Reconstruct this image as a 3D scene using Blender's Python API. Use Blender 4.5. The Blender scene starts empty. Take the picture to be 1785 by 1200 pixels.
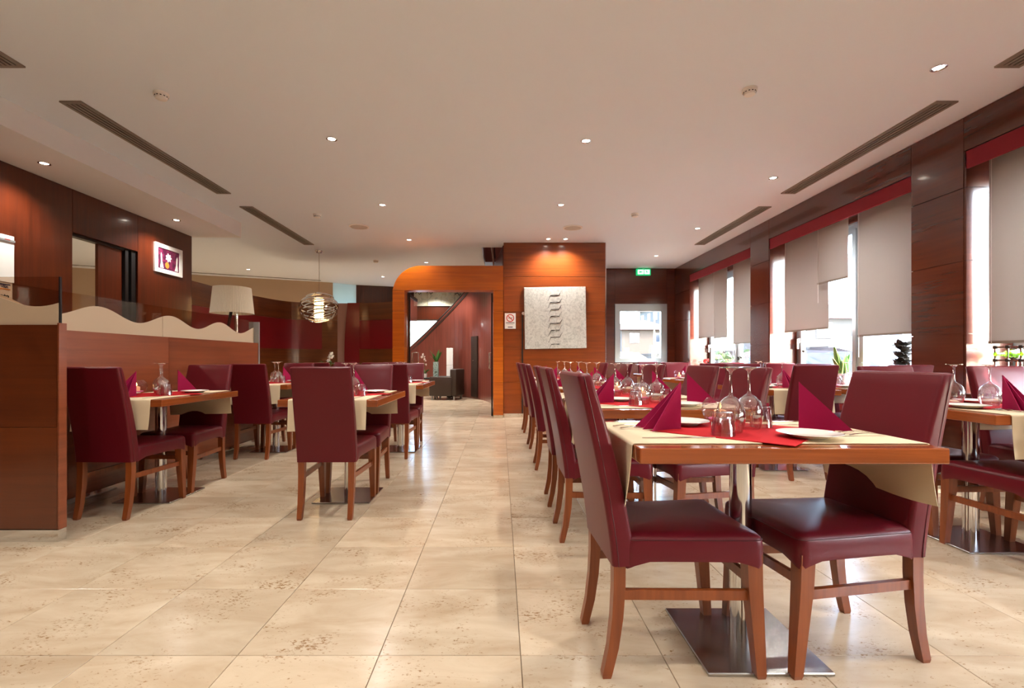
import bpy, bmesh, math, random
from mathutils import Vector, Matrix
random.seed(7)
PI = math.pi
SC = bpy.context.scene
COL = SC.collection

# ------------------------------------------------------------------ camera
CAM_H = 1.045
cam_d = bpy.data.cameras.new('camera')
cam = bpy.data.objects.new('camera', cam_d)
COL.objects.link(cam)
cam.location = (0, 0, CAM_H)
cam.rotation_euler = (PI / 2, 0, 0)
cam_d.sensor_width = 36.0
cam_d.lens = 17.0
cam_d.shift_x = (892.5 - 873.0) / 1785.0
cam_d.shift_y = (627.0 - 600.0) / 1785.0
cam_d.clip_start = 0.05
cam_d.clip_end = 500
SC.camera = cam

# ------------------------------------------------------------------ world, sun, exposure
SKY_STRENGTH = 5.0
SUN_STRENGTH = 14.0
LAMP_W = 66.0
LAMP_COL = (1.0, 0.96, 0.90)
world = bpy.data.worlds.new('sky_world')
SC.world = world
world.use_nodes = True
wn = world.node_tree.nodes
bg = wn['Background']
sky = wn.new('ShaderNodeTexSky')
sky.sky_type = 'NISHITA'
sky.sun_disc = False
sky.sun_elevation = math.radians(51)
sky.sun_rotation = math.radians(124)
sky.air_density = 1.0
sky.dust_density = 2.5
sky.ozone_density = 1.0
world.node_tree.links.new(sky.outputs[0], bg.inputs[0])
bg.inputs[1].default_value = SKY_STRENGTH

sun_d = bpy.data.lights.new('sun', 'SUN')
sun_d.energy = SUN_STRENGTH
sun_d.angle = math.radians(0.6)
sun_d.color = (1.0, 0.97, 0.93)
sun = bpy.data.objects.new('sun', sun_d)
COL.objects.link(sun)
sun.location = (20, -14, 18)
sun.rotation_euler = Vector((0.83, -0.56, 1.25)).to_track_quat('Z', 'Y').to_euler()

SC.view_settings.view_transform = 'Standard'
SC.view_settings.look = 'None'
SC.view_settings.gamma = 1.0
SC.view_settings.use_curve_mapping = False
SC.view_settings.exposure = 0.68
SC.cycles.max_bounces = 9
SC.cycles.diffuse_bounces = 5
SC.cycles.glossy_bounces = 4
SC.cycles.transmission_bounces = 6
SC.cycles.transparent_max_bounces = 14
SC.cycles.caustics_reflective = False
SC.cycles.caustics_refractive = False
SC.cycles.sample_clamp_indirect = 6.0
SC.cycles.use_denoising = True


# ------------------------------------------------------------------ materials
def srgb(r, g, b):
    def f(c):
        c /= 255.0
        return c / 12.92 if c <= 0.04045 else ((c + 0.055) / 1.055) ** 2.4
    return (f(r), f(g), f(b), 1.0)


MATS = {}


def newmat(name):
    m = bpy.data.materials.new(name)
    m.use_nodes = True
    MATS[name] = m
    nt = m.node_tree
    return m, nt, nt.nodes, nt.links, nt.nodes['Principled BSDF']


def plain(name, col, rough=0.5, metal=0.0, coat=0.0, emit=None, emit_s=0.0, spec=0.5, trans=0.0, ior=1.5, alpha=1.0,
          bump=0.0, bump_scale=200.0, vary=0.0):
    m, nt, N, L, p = newmat(name)
    p.inputs['Base Color'].default_value = col
    p.inputs['Roughness'].default_value = rough
    p.inputs['Metallic'].default_value = metal
    p.inputs['Coat Weight'].default_value = coat
    p.inputs['Coat Roughness'].default_value = 0.12
    p.inputs['Specular IOR Level'].default_value = spec
    p.inputs['Transmission Weight'].default_value = trans
    p.inputs['IOR'].default_value = ior
    p.inputs['Alpha'].default_value = alpha
    if emit:
        p.inputs['Emission Color'].default_value = emit
        p.inputs['Emission Strength'].default_value = emit_s
    if bump > 0 or vary > 0:
        tc = N.new('ShaderNodeNewGeometry')
        nz = N.new('ShaderNodeTexNoise')
        nz.inputs['Scale'].default_value = bump_scale
        nz.inputs['Detail'].default_value = 3
        L.new(tc.outputs['Position'], nz.inputs['Vector'])
        if bump > 0:
            b = N.new('ShaderNodeBump')
            b.inputs['Strength'].default_value = bump
            b.inputs['Distance'].default_value = 0.002
            L.new(nz.outputs['Fac'], b.inputs['Height'])
            L.new(b.outputs['Normal'], p.inputs['Normal'])
        if vary > 0:
            mx = N.new('ShaderNodeMix'); mx.data_type = 'RGBA'
            mx.inputs[6].default_value = [c * (1 - vary) for c in col[:3]] + [1]
            mx.inputs[7].default_value = [min(1, c * (1 + vary)) for c in col[:3]] + [1]
            L.new(nz.outputs['Fac'], mx.inputs[0])
            L.new(mx.outputs[2], p.inputs['Base Color'])
    return m


def wood(name, dark, light, grain='z', rough=0.28, coat=0.35, vary=0.25, gscale=1.0):
    """lacquered veneer: stretched noise grain, value shift from piece to piece"""
    m, nt, N, L, p = newmat(name)
    geo = N.new('ShaderNodeNewGeometry')
    oi = N.new('ShaderNodeObjectInfo')
    mp = N.new('ShaderNodeMapping')
    s = {'z': (26, 26, 1.1), 'h': (1.1, 1.1, 26), 'x': (1.5, 30, 30), 'y': (30, 1.5, 30)}[grain]
    mp.inputs['Scale'].default_value = [v * gscale for v in s]
    off = N.new('ShaderNodeVectorMath'); off.operation = 'SCALE'
    cmb = N.new('ShaderNodeCombineXYZ')
    for i in range(3):
        L.new(oi.outputs['Random'], cmb.inputs[i])
    L.new(cmb.outputs[0], off.inputs[0]); off.inputs['Scale'].default_value = 37.0
    add = N.new('ShaderNodeVectorMath'); add.operation = 'ADD'
    L.new(geo.outputs['Position'], add.inputs[0]); L.new(off.outputs[0], add.inputs[1])
    L.new(add.outputs[0], mp.inputs['Vector'])
    n1 = N.new('ShaderNodeTexNoise'); n1.inputs['Scale'].default_value = 1.0
    n1.inputs['Detail'].default_value = 5; n1.inputs['Roughness'].default_value = 0.62
    n1.inputs['Distortion'].default_value = 0.35
    L.new(mp.outputs[0], n1.inputs['Vector'])
    n2 = N.new('ShaderNodeTexNoise'); n2.inputs['Scale'].default_value = 1.7
    n2.inputs['Detail'].default_value = 2
    L.new(add.outputs[0], n2.inputs['Vector'])
    a = N.new('ShaderNodeMath'); a.operation = 'MULTIPLY_ADD'
    L.new(n2.outputs['Fac'], a.inputs[0]); a.inputs[1].default_value = 0.5
    L.new(n1.outputs['Fac'], a.inputs[2])
    b = N.new('ShaderNodeMath'); b.operation = 'MULTIPLY_ADD'
    L.new(oi.outputs['Random'], b.inputs[0]); b.inputs[1].default_value = vary
    L.new(a.outputs[0], b.inputs[2])
    mr = N.new('ShaderNodeMapRange')
    mr.inputs['From Min'].default_value = 0.5; mr.inputs['From Max'].default_value = 1.0 + vary
    L.new(b.outputs[0], mr.inputs['Value'])
    mx = N.new('ShaderNodeMix'); mx.data_type = 'RGBA'
    mx.inputs[6].default_value = dark; mx.inputs[7].default_value = light
    L.new(mr.outputs[0], mx.inputs[0])
    L.new(mx.outputs[2], p.inputs['Base Color'])
    p.inputs['Roughness'].default_value = rough
    p.inputs['Coat Weight'].default_value = coat
    p.inputs['Coat Roughness'].default_value = 0.1
    bp = N.new('ShaderNodeBump'); bp.inputs['Strength'].default_value = 0.04
    L.new(n1.outputs['Fac'], bp.inputs['Height']); L.new(bp.outputs['Normal'], p.inputs['Normal'])
    return m


def travertine(name):
    m, nt, N, L, p = newmat(name)
    geo = N.new('ShaderNodeNewGeometry')
    # one random value for each tile of the floor grid
    sub = N.new('ShaderNodeVectorMath'); sub.operation = 'SUBTRACT'
    sub.inputs[1].default_value = (TX0, TY0, -0.5)
    L.new(geo.outputs['Position'], sub.inputs[0])
    dv = N.new('ShaderNodeVectorMath'); dv.operation = 'DIVIDE'
    dv.inputs[1].default_value = (TDX, TDY, 10)
    L.new(sub.outputs[0], dv.inputs[0])
    fl = N.new('ShaderNodeVectorMath'); fl.operation = 'FLOOR'
    L.new(dv.outputs[0], fl.inputs[0])
    wnz = N.new('ShaderNodeTexWhiteNoise'); wnz.noise_dimensions = '3D'
    L.new(fl.outputs[0], wnz.inputs['Vector'])
    off = N.new('ShaderNodeVectorMath'); off.operation = 'SCALE'; off.inputs['Scale'].default_value = 23.0
    L.new(wnz.outputs['Color'], off.inputs[0])
    add = N.new('ShaderNodeVectorMath'); add.operation = 'ADD'
    L.new(geo.outputs['Position'], add.inputs[0]); L.new(off.outputs[0], add.inputs[1])
    mp = N.new('ShaderNodeMapping'); mp.inputs['Scale'].default_value = (1.0, 2.6, 1.0)
    L.new(add.outputs[0], mp.inputs['Vector'])
    n1 = N.new('ShaderNodeTexNoise'); n1.inputs['Scale'].default_value = 2.6
    n1.inputs['Detail'].default_value = 6; n1.inputs['Roughness'].default_value = 0.6
    n1.inputs['Distortion'].default_value = 0.6
    L.new(mp.outputs[0], n1.inputs['Vector'])
    r1 = N.new('ShaderNodeValToRGB')
    e = r1.color_ramp.elements
    e[0].position = 0.20; e[0].color = srgb(180, 155, 125)
    e[1].position = 0.72; e[1].color = srgb(211, 193, 167)
    L.new(n1.outputs['Fac'], r1.inputs[0])
    # pits: small dark specks gathered in patches
    n2 = N.new('ShaderNodeTexNoise'); n2.inputs['Scale'].default_value = 95
    n2.inputs['Detail'].default_value = 3; n2.inputs['Roughness'].default_value = 0.7
    n2.inputs['Distortion'].default_value = 0.4
    mp2 = N.new('ShaderNodeMapping'); mp2.inputs['Scale'].default_value = (0.55, 1.0, 1.0)
    L.new(add.outputs[0], mp2.inputs['Vector']); L.new(mp2.outputs[0], n2.inputs['Vector'])
    n3 = N.new('ShaderNodeTexNoise'); n3.inputs['Scale'].default_value = 4.5; n3.inputs['Detail'].default_value = 2
    L.new(add.outputs[0], n3.inputs['Vector'])
    ma = N.new('ShaderNodeMath'); ma.operation = 'MULTIPLY_ADD'
    L.new(n3.outputs['Fac'], ma.inputs[0]); ma.inputs[1].default_value = 0.55
    L.new(n2.outputs['Fac'], ma.inputs[2])
    r2 = N.new('ShaderNodeValToRGB')
    e = r2.color_ramp.elements
    e[0].position = 0.905; e[0].color = (0, 0, 0, 1)
    e[1].position = 1.02; e[1].color = (1, 1, 1, 1)
    L.new(ma.outputs[0], r2.inputs[0])
    mx = N.new('ShaderNodeMix'); mx.data_type = 'RGBA'
    L.new(r2.outputs[0], mx.inputs[0]); L.new(r1.outputs[0], mx.inputs[6])
    mx.inputs[7].default_value = srgb(146, 112, 76)
    hs = N.new('ShaderNodeHueSaturation')
    mr = N.new('ShaderNodeMapRange'); mr.inputs['To Min'].default_value = 0.88; mr.inputs['To Max'].default_value = 1.06
    L.new(wnz.outputs['Value'], mr.inputs['Value']); L.new(mr.outputs[0], hs.inputs['Value'])
    L.new(mx.outputs[2], hs.inputs['Color'])
    L.new(hs.outputs[0], p.inputs['Base Color'])
    p.inputs['Roughness'].default_value = 0.16
    rr = N.new('ShaderNodeMapRange'); rr.inputs['To Min'].default_value = 0.12; rr.inputs['To Max'].default_value = 0.30
    L.new(n1.outputs['Fac'], rr.inputs['Value']); L.new(rr.outputs[0], p.inputs['Roughness'])
    bp = N.new('ShaderNodeBump'); bp.inputs['Strength'].default_value = 0.15; bp.invert = True
    bp.inputs['Distance'].default_value = 0.002
    L.new(r2.outputs[0], bp.inputs['Height']); L.new(bp.outputs['Normal'], p.inputs['Normal'])
    return m


def clear_pane(name, tint=(0.95, 0.97, 0.97, 1), refl=0.08, power=5.0):
    """thin sheet of glass: tinted pass-through with a mirror share growing at grazing angles"""
    m, nt, N, L, p = newmat(name)
    N.remove(p)
    out = N['Material Output']
    tr = N.new('ShaderNodeBsdfTransparent'); tr.inputs[0].default_value = tint
    gl = N.new('ShaderNodeBsdfGlossy'); gl.inputs['Roughness'].default_value = 0.02
    lw = N.new('ShaderNodeLayerWeight'); lw.inputs['Blend'].default_value = 0.5
    pw = N.new('ShaderNodeMath'); pw.operation = 'POWER'; pw.inputs[1].default_value = power
    L.new(lw.outputs['Facing'], pw.inputs[0])
    mu = N.new('ShaderNodeMath'); mu.operation = 'MULTIPLY_ADD'
    L.new(pw.outputs[0], mu.inputs[0]); mu.inputs[1].default_value = 0.75; mu.inputs[2].default_value = refl * 0.4
    mx = N.new('ShaderNodeMixShader')
    L.new(mu.outputs[0], mx.inputs[0]); L.new(tr.outputs[0], mx.inputs[1]); L.new(gl.outputs[0], mx.inputs[2])
    L.new(mx.outputs[0], out.inputs['Surface'])
    return m


def translucent(name, col, share=0.35, tcol=None):
    m, nt, N, L, p = newmat(name)
    out = N['Material Output']
    p.inputs['Base Color'].default_value = col
    p.inputs['Roughness'].default_value = 0.85
    t = N.new('ShaderNodeBsdfTranslucent'); t.inputs[0].default_value = tcol or col
    mx = N.new('ShaderNodeMixShader'); mx.inputs[0].default_value = share
    L.new(p.outputs[0], mx.inputs[1]); L.new(t.outputs[0], mx.inputs[2])
    L.new(mx.outputs[0], out.inputs['Surface'])
    geo = N.new('ShaderNodeNewGeometry')
    nz = N.new('ShaderNodeTexNoise'); nz.inputs['Scale'].default_value = 500
    L.new(geo.outputs['Position'], nz.inputs['Vector'])
    b = N.new('ShaderNodeBump'); b.inputs['Strength'].default_value = 0.15; b.inputs['Distance'].default_value = 0.001
    L.new(nz.outputs['Fac'], b.inputs['Height']); L.new(b.outputs['Normal'], p.inputs['Normal'])
    return m


# floor grid (metres)
TDX, TDY = 0.5, 0.4935
TX0, TY0 = -1.43 - 0.5 * 12, 1.707 - 0.4935 * 12

travertine('travertine')
WD, WL = srgb(44, 13, 5), srgb(92, 36, 12)
wood('wood_v', WD, WL, 'z')
wood('wood_h', WD, WL, 'h')
wood('wood_pillar', srgb(66, 27, 17), srgb(94, 41, 25), 'h', rough=0.24, coat=0.5, gscale=0.8)
wood('wood_lobby', srgb(86, 40, 32), srgb(122, 62, 50), 'z')
wood('wood_portal_lit', srgb(160, 70, 8), srgb(204, 104, 16), 'h', vary=0.1)  # orange glow of the nearby spotlights put into the wood colour
wood('wood_block', srgb(104, 40, 10), srgb(148, 70, 20), 'h', vary=0.15)
wood('wood_part', srgb(104, 48, 28), srgb(146, 78, 48), 'h', gscale=0.8)
wood('wood_front', srgb(72, 30, 10), srgb(106, 50, 20), 'h', gscale=0.8)
wood('wood_screen', srgb(92, 42, 14), srgb(128, 68, 28), 'h', vary=0.1)
wood('table_wood', srgb(120, 56, 24), srgb(166, 88, 42), 'h', rough=0.14, coat=0.6, gscale=1.5, vary=0.1)
wood('chair_wood', srgb(108, 49, 19), srgb(148, 76, 33), 'z', rough=0.35, coat=0.2, gscale=1.5, vary=0.1)
plain('leather', srgb(96, 16, 28), rough=0.38, spec=0.28, coat=0.03, bump=0.10, bump_scale=420)
plain('leather_seam', srgb(74, 14, 22), rough=0.45)
plain('chrome', (0.78, 0.78, 0.78, 1), rough=0.10, metal=1.0)
plain('steel_plate', (0.50, 0.49, 0.48, 1), rough=0.22, metal=1.0, bump=0.05, bump_scale=60)
plain('steel', (0.75, 0.74, 0.72, 1), rough=0.15, metal=1.0)
plain('alu', (0.40, 0.42, 0.42, 1), rough=0.4, metal=0.6)
plain('cream_cloth', srgb(222, 204, 172), rough=0.9, bump=0.3, bump_scale=700, spec=0.2)
plain('red_cloth', srgb(188, 28, 36), rough=0.85, bump=0.3, bump_scale=700, spec=0.2)
plain('napkin', srgb(150, 18, 68), rough=0.85, bump=0.2, bump_scale=500, spec=0.2)
plain('porcelain', srgb(236, 232, 224), rough=0.12, coat=0.4)
plain('glass', (1, 1, 1, 1), rough=0.0, trans=1.0, ior=1.45)
plain('wax', srgb(246, 214, 178), rough=0.5, emit=srgb(255, 170, 90), emit_s=0.25)
plain('flame', srgb(255, 220, 140), rough=0.5, emit=srgb(255, 200, 110), emit_s=14.0)
plain('petal_water', srgb(230, 120, 170), rough=0.3, spec=0.5)
plain('ceiling_paint', srgb(233, 241, 250), rough=0.8, spec=0.2, bump=0.02, bump_scale=60)
plain('fascia_paint', srgb(236, 234, 232), rough=0.6)
plain('beige_wall', srgb(196, 172, 146), rough=0.85, spec=0.2)
plain('frost', srgb(196, 174, 148), rough=0.7, spec=0.3)
plain('red_panel', srgb(128, 14, 26), rough=0.35, coat=0.15)
plain('valance_red', srgb(132, 22, 38), rough=0.8)
plain('mauve_panel', srgb(178, 140, 132), rough=0.7)
plain('vent_metal', srgb(140, 128, 116), rough=0.5, metal=0.3)
plain('vent_dark', srgb(18, 15, 13), rough=0.8)
plain('black', srgb(18, 17, 17), rough=0.4)
plain('dark_brown', srgb(44, 26, 16), rough=0.55)
plain('white_plastic', srgb(236, 232, 226), rough=0.4)
plain('speaker_mesh', srgb(196, 186, 176), rough=0.7, bump=0.6, bump_scale=900)
plain('lamp_emit', (1, 1, 1, 1), emit=(1.0, 0.9, 0.75, 1), emit_s=30.0)
plain('grout', srgb(120, 98, 72), rough=0.9)
plain('white_paper', srgb(240, 238, 232), rough=0.6)
plain('sign_red', srgb(200, 40, 36), rough=0.5)
plain('sign_navy', srgb(30, 40, 90), rough=0.5)
plain('sign_orange', srgb(232, 150, 50), rough=0.5)
plain('exit_green', srgb(10, 150, 90), rough=0.4, emit=srgb(10, 170, 100), emit_s=0.8)
plain('exit_white', srgb(240, 250, 245), rough=0.4, emit=srgb(220, 255, 240), emit_s=1.2)
plain('crystal', srgb(255, 236, 200), rough=0.15, emit=srgb(255, 214, 150), emit_s=2.6, spec=0.8)
plain('leaf', srgb(62, 104, 46), rough=0.45)
plain('leaf_edge', srgb(190, 200, 110), rough=0.45)
plain('leaf_dark', srgb(52, 46, 34), rough=0.6)
plain('petal_white', srgb(244, 240, 232), rough=0.6)
plain('petal_red', srgb(206, 44, 40), rough=0.6)
plain('pot_ochre', srgb(206, 136, 52), rough=0.5)
plain('pot_white', srgb(225, 222, 216), rough=0.4)
plain('soil', srgb(58, 42, 30), rough=0.9)
plain('stem', srgb(88, 96, 48), rough=0.6)
plain('bottle_green', srgb(130, 190, 30), rough=0.05, trans=0.8, ior=1.5)
plain('armchair', srgb(48, 32, 22), rough=0.5, bump=0.1)
plain('asphalt', srgb(98, 97, 95), rough=0.9, vary=0.15, bump_scale=3)
plain('house_wall', srgb(62, 58, 52), rough=0.9, vary=0.06, bump_scale=2)
plain('house_wall_b', srgb(56, 45, 34), rough=0.9, vary=0.06, bump_scale=2)
plain('house_roof', srgb(66, 24, 16), rough=0.9, vary=0.15, bump_scale=6)
plain('house_glass', srgb(34, 40, 48), rough=0.1)
plain('car_silver', srgb(60, 64, 70), rough=0.2, metal=0.5, coat=0.8)
plain('car_white', srgb(240, 240, 240), rough=0.25, coat=0.8)
plain('car_glass', srgb(50, 62, 66), rough=0.05, coat=0.5)
plain('tyre', srgb(24, 24, 25), rough=0.8)
plain('hedge', srgb(62, 82, 40), rough=0.9, vary=0.3, bump_scale=14)
plain('ink', srgb(48, 48, 47), rough=0.8)
clear_pane('window_glass')
clear_pane('partition_glass', tint=(0.88, 0.80, 0.72, 1), refl=0.12)
clear_pane('drink_glass', tint=(0.98, 0.98, 0.98, 1), refl=0.34, power=1.4)
clear_pane('bowl_glass', tint=(0.97, 0.95, 0.97, 1), refl=0.1)
translucent('blind_fabric', srgb(176, 169, 164), share=0.16)
translucent('lamp_shade', srgb(236, 226, 208), share=0.4)
translucent('milk_pane', srgb(210, 228, 228), share=0.3)


def canvas_mat():
    m, nt, N, L, p = newmat('canvas')
    geo = N.new('ShaderNodeNewGeometry')
    n1 = N.new('ShaderNodeTexNoise'); n1.inputs['Scale'].default_value = 16
    n1.inputs['Detail'].default_value = 6; n1.inputs['Roughness'].default_value = 0.7
    n1.inputs['Distortion'].default_value = 1.5
    L.new(geo.outputs['Position'], n1.inputs['Vector'])
    r = N.new('ShaderNodeValToRGB')
    e = r.color_ramp.elements
    e[0].position = 0.34; e[0].color = srgb(166, 163, 156)
    e[1].position = 0.56; e[1].color = srgb(206, 203, 195)
    L.new(n1.outputs['Fac'], r.inputs[0]); L.new(r.outputs[0], p.inputs['Base Color'])
    p.inputs['Roughness'].default_value = 0.85
    b = N.new('ShaderNodeBump'); b.inputs['Strength'].default_value = 0.4; b.inputs['Distance'].default_value = 0.004
    L.new(n1.outputs['Fac'], b.inputs['Height']); L.new(b.outputs['Normal'], p.inputs['Normal'])


def blotch_mat(name, cols, scale=9.0, seed=0.0):
    m, nt, N, L, p = newmat(name)
    geo = N.new('ShaderNodeNewGeometry')
    mp = N.new('ShaderNodeMapping'); mp.inputs['Location'].default_value = (seed, seed, seed)
    L.new(geo.outputs['Position'], mp.inputs['Vector'])
    n1 = N.new('ShaderNodeTexNoise'); n1.inputs['Scale'].default_value = scale
    n1.inputs['Detail'].default_value = 4; n1.inputs['Distortion'].default_value = 0.8
    L.new(mp.outputs[0], n1.inputs['Vector'])
    r = N.new('ShaderNodeValToRGB'); r.color_ramp.interpolation = 'EASE'
    cr = r.color_ramp
    while len(cr.elements) < len(cols):
        cr.elements.new(0.5)
    for i, c in enumerate(cols):
        cr.elements[i].position = 0.30 + 0.4 * i / (len(cols) - 1)
        cr.elements[i].color = c
    L.new(n1.outputs['Fac'], r.inputs[0]); L.new(r.outputs[0], p.inputs['Base Color'])
    p.inputs['Roughness'].default_value = 0.4


canvas_mat()
blotch_mat('art_plum', [srgb(30, 18, 26), srgb(84, 24, 56), srgb(134, 44, 84), srgb(60, 34, 34)], 11.0)
blotch_mat('art_pale', [srgb(190, 196, 178), srgb(226, 226, 206), srgb(206, 200, 168)], 6.0, 3.0)
blotch_mat('art_teal', [srgb(30, 60, 66), srgb(150, 170, 160), srgb(60, 70, 50)], 12.0, 5.0)


# ------------------------------------------------------------------ mesh builder
class MB:
    def __init__(s):
        s.v = []; s.f = []

    def add(s, vs, fs):
        o = len(s.v)
        s.v += [tuple(p) for p in vs]
        s.f += [tuple(i + o for i in f) for f in fs]
        return s

    def box(s, x0, x1, y0, y1, z0, z1):
        vs = [(x0, y0, z0), (x1, y0, z0), (x1, y1, z0), (x0, y1, z0), (x0, y0, z1), (x1, y0, z1), (x1, y1, z1), (x0, y1, z1)]
        return s.add(vs, [(0, 3, 2, 1), (4, 5, 6, 7), (0, 1, 5, 4), (1, 2, 6, 5), (2, 3, 7, 6), (3, 0, 4, 7)])

    def rbox(s, x0, x1, y0, y1, z0, z1, r=0.01, seg=2):
        bm = bmesh.new()
        bmesh.ops.create_cube(bm, size=1)
        for v in bm.verts:
            v.co = ((x0 + x1) / 2 + v.co.x * (x1 - x0), (y0 + y1) / 2 + v.co.y * (y1 - y0), (z0 + z1) / 2 + v.co.z * (z1 - z0))
        bmesh.ops.bevel(bm, geom=list(bm.edges), offset=r, segments=seg, affect='EDGES', profile=0.5)
        bm.verts.ensure_lookup_table(); bm.verts.index_update()
        s.add([v.co[:] for v in bm.verts], [[v.index for v in f.verts] for f in bm.faces])
        bm.free()
        return s

    def loft(s, rings, cap0=True, cap1=True, closed=True):
        n = len(rings[0]); o = len(s.v)
        for r in rings:
            s.v += [tuple(p) for p in r]
        for k in range(len(rings) - 1):
            for i in range(n if closed else n - 1):
                j = (i + 1) % n
                s.f.append((o + k * n + i, o + k * n + j, o + (k + 1) * n + j, o + (k + 1) * n + i))
        if cap0:
            s.f.append(tuple(o + i for i in reversed(range(n))))
        if cap1:
            s.f.append(tuple(o + (len(rings) - 1) * n + i for i in range(n)))
        return s

    def lathe(s, prof, seg=24, c=(0, 0, 0), cap0=False, cap1=False):
        rings = []
        for r, z in prof:
            r = max(r, 1e-5)
            rings.append([(c[0] + r * math.cos(2 * PI * i / seg), c[1] + r * math.sin(2 * PI * i / seg), c[2] + z) for i in range(seg)])
        return s.loft(rings, cap0, cap1)

    def tube(s, pts, r, seg=8, caps=True):
        pts = [Vector(p) for p in pts]
        rs = r if isinstance(r, (list, tuple)) else [r] * len(pts)
        rings = []
        up = None
        for i, p in enumerate(pts):
            d = (pts[min(i + 1, len(pts) - 1)] - pts[max(i - 1, 0)]).normalized()
            if up is None:
                up = d.orthogonal().normalized()
            up = (up - d * up.dot(d)).normalized()
            w = d.cross(up)
            rings.append([p + (up * math.cos(2 * PI * k / seg) + w * math.sin(2 * PI * k / seg)) * rs[i] for k in range(seg)])
        return s.loft(rings, caps, caps)

    def bar(s, a, b, w, h, up=(0, 0, 1)):
        """rectangular bar from a to b, w across, h along up"""
        a, b = Vector(a), Vector(b)
        d = (b - a).normalized(); u = Vector(up)
        u = (u - d * u.dot(d)).normalized(); x = d.cross(u)
        q = [(-1, -1), (1, -1), (1, 1), (-1, 1)]
        return s.loft([[p + x * (i * w / 2) + u * (j * h / 2) for i, j in q] for p in (a, b)])

    def prism(s, poly, axis, a, b):
        """poly in the plane across axis, pushed from a to b along it"""
        def P(u, v, t):
            return {'x': (t, u, v), 'y': (u, t, v), 'z': (u, v, t)}[axis]
        return s.loft([[P(u, v, t) for u, v in poly] for t in (a, b)])

    def sheet(s, grid, th):
        """solid sheet from a grid of points, thickness along its normals"""
        nu, nv = len(grid), len(grid[0])
        G = [[Vector(p) for p in r] for r in grid]
        low = []
        for i in range(nu):
            row = []
            for j in range(nv):
                du = G[min(i + 1, nu - 1)][j] - G[max(i - 1, 0)][j]
                dv = G[i][min(j + 1, nv - 1)] - G[i][max(j - 1, 0)]
                row.append(G[i][j] - du.cross(dv).normalized() * th)
            low.append(row)
        o = len(s.v)
        for r in G: s.v += [tuple(p) for p in r]
        for r in low: s.v += [tuple(p) for p in r]
        A = lambda i, j: o + i * nv + j
        B = lambda i, j: o + nu * nv + i * nv + j
        for i in range(nu - 1):
            for j in range(nv - 1):
                s.f.append((A(i, j), A(i + 1, j), A(i + 1, j + 1), A(i, j + 1)))
                s.f.append((B(i, j), B(i, j + 1), B(i + 1, j + 1), B(i + 1, j)))
        for i in range(nu - 1):
            s.f.append((A(i, 0), B(i, 0), B(i + 1, 0), A(i + 1, 0)))
            s.f.append((A(i, nv - 1), A(i + 1, nv - 1), B(i + 1, nv - 1), B(i, nv - 1)))
        for j in range(nv - 1):
            s.f.append((A(0, j), A(0, j + 1), B(0, j + 1), B(0, j)))
            s.f.append((A(nu - 1, j), B(nu - 1, j), B(nu - 1, j + 1), A(nu - 1, j + 1)))
        return s

    def mesh(s, name, mat, smooth=None):
        me = bpy.data.meshes.new(name)
        me.from_pydata(s.v, [], s.f)
        bm = bmesh.new(); bm.from_mesh(me)
        bmesh.ops.recalc_face_normals(bm, faces=bm.faces)
        bm.to_mesh(me); bm.free()
        me.materials.append(MATS[mat])
        if smooth is not None:
            for p in me.polygons: p.use_smooth = True
            me.set_sharp_from_angle(angle=math.radians(smooth))
        me.update()
        return me


def link(name, data, parent=None, loc=(0, 0, 0), rz=0.0):
    o = bpy.data.objects.new(name, data)
    COL.objects.link(o)
    o.location = loc
    o.rotation_euler = (0, 0, rz)
    if parent is not None:
        o.parent = parent
    return o


def obj(name, mb, mat, parent=None, smooth=None, loc=(0, 0, 0), rz=0.0):
    return link(name, mb.mesh(name, mat, smooth), parent, loc, rz)


def tag(o, label, cat, group=None):
    o['label'] = label; o['category'] = cat
    if group: o['group'] = group
    return o


def struct(o, label=None):
    o['kind'] = 'structure'
    if label: o['label'] = label
    return o


class Proto:
    """a thing's parts, spawned many times with shared meshes"""
    def __init__(s, name, cat):
        s.name, s.cat, s.parts = name, cat, []

    def part(s, name, mb, mat, smooth=None, kids=(), label=None):
        s.parts.append((name, mb.mesh(name, mat, smooth), [(n, m.mesh(n, mt, sm)) for n, m, mt, sm in kids], label))
        return s

    def spawn(s, loc, rz, label, group=None):
        if len(s.parts) == 1 and not s.parts[0][2]:
            root = link(s.name, s.parts[0][1], None, loc, rz)
        else:
            root = link(s.name, None, None, loc, rz)
            root.empty_display_size = 0.1
            for n, me, kids, lb in s.parts:
                p = link(n, me, root)
                if lb: p['label'] = lb
                for kn, km in kids:
                    link(kn, km, p)
        return tag(root, label, s.cat, group)


def text_mb(txt, size, name='lettering', bold=False):
    """flat lettering as geometry, in its own xy plane, centred"""
    cu = bpy.data.curves.new(name, 'FONT')
    cu.body = txt; cu.size = size; cu.align_x = 'CENTER'; cu.align_y = 'CENTER'; cu.extrude = 0.0006
    if bold: cu.offset = size * 0.02
    t = bpy.data.objects.new('tmp_text', cu)
    COL.objects.link(t)
    bpy.context.view_layer.update()
    me = bpy.data.meshes.new_from_object(t.evaluated_get(bpy.context.evaluated_depsgraph_get()))
    bpy.data.objects.remove(t); bpy.data.curves.remove(cu)
    return me

# ================================================================== THE SETTING
CEIL = 3.155
XR = 4.03            # room face of the right wall
XL = -4.73           # room face of the left wall
JOINTS = [0.0, 0.635, 1.27, 1.905, 2.54, CEIL]
G = 0.003            # half joint


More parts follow.
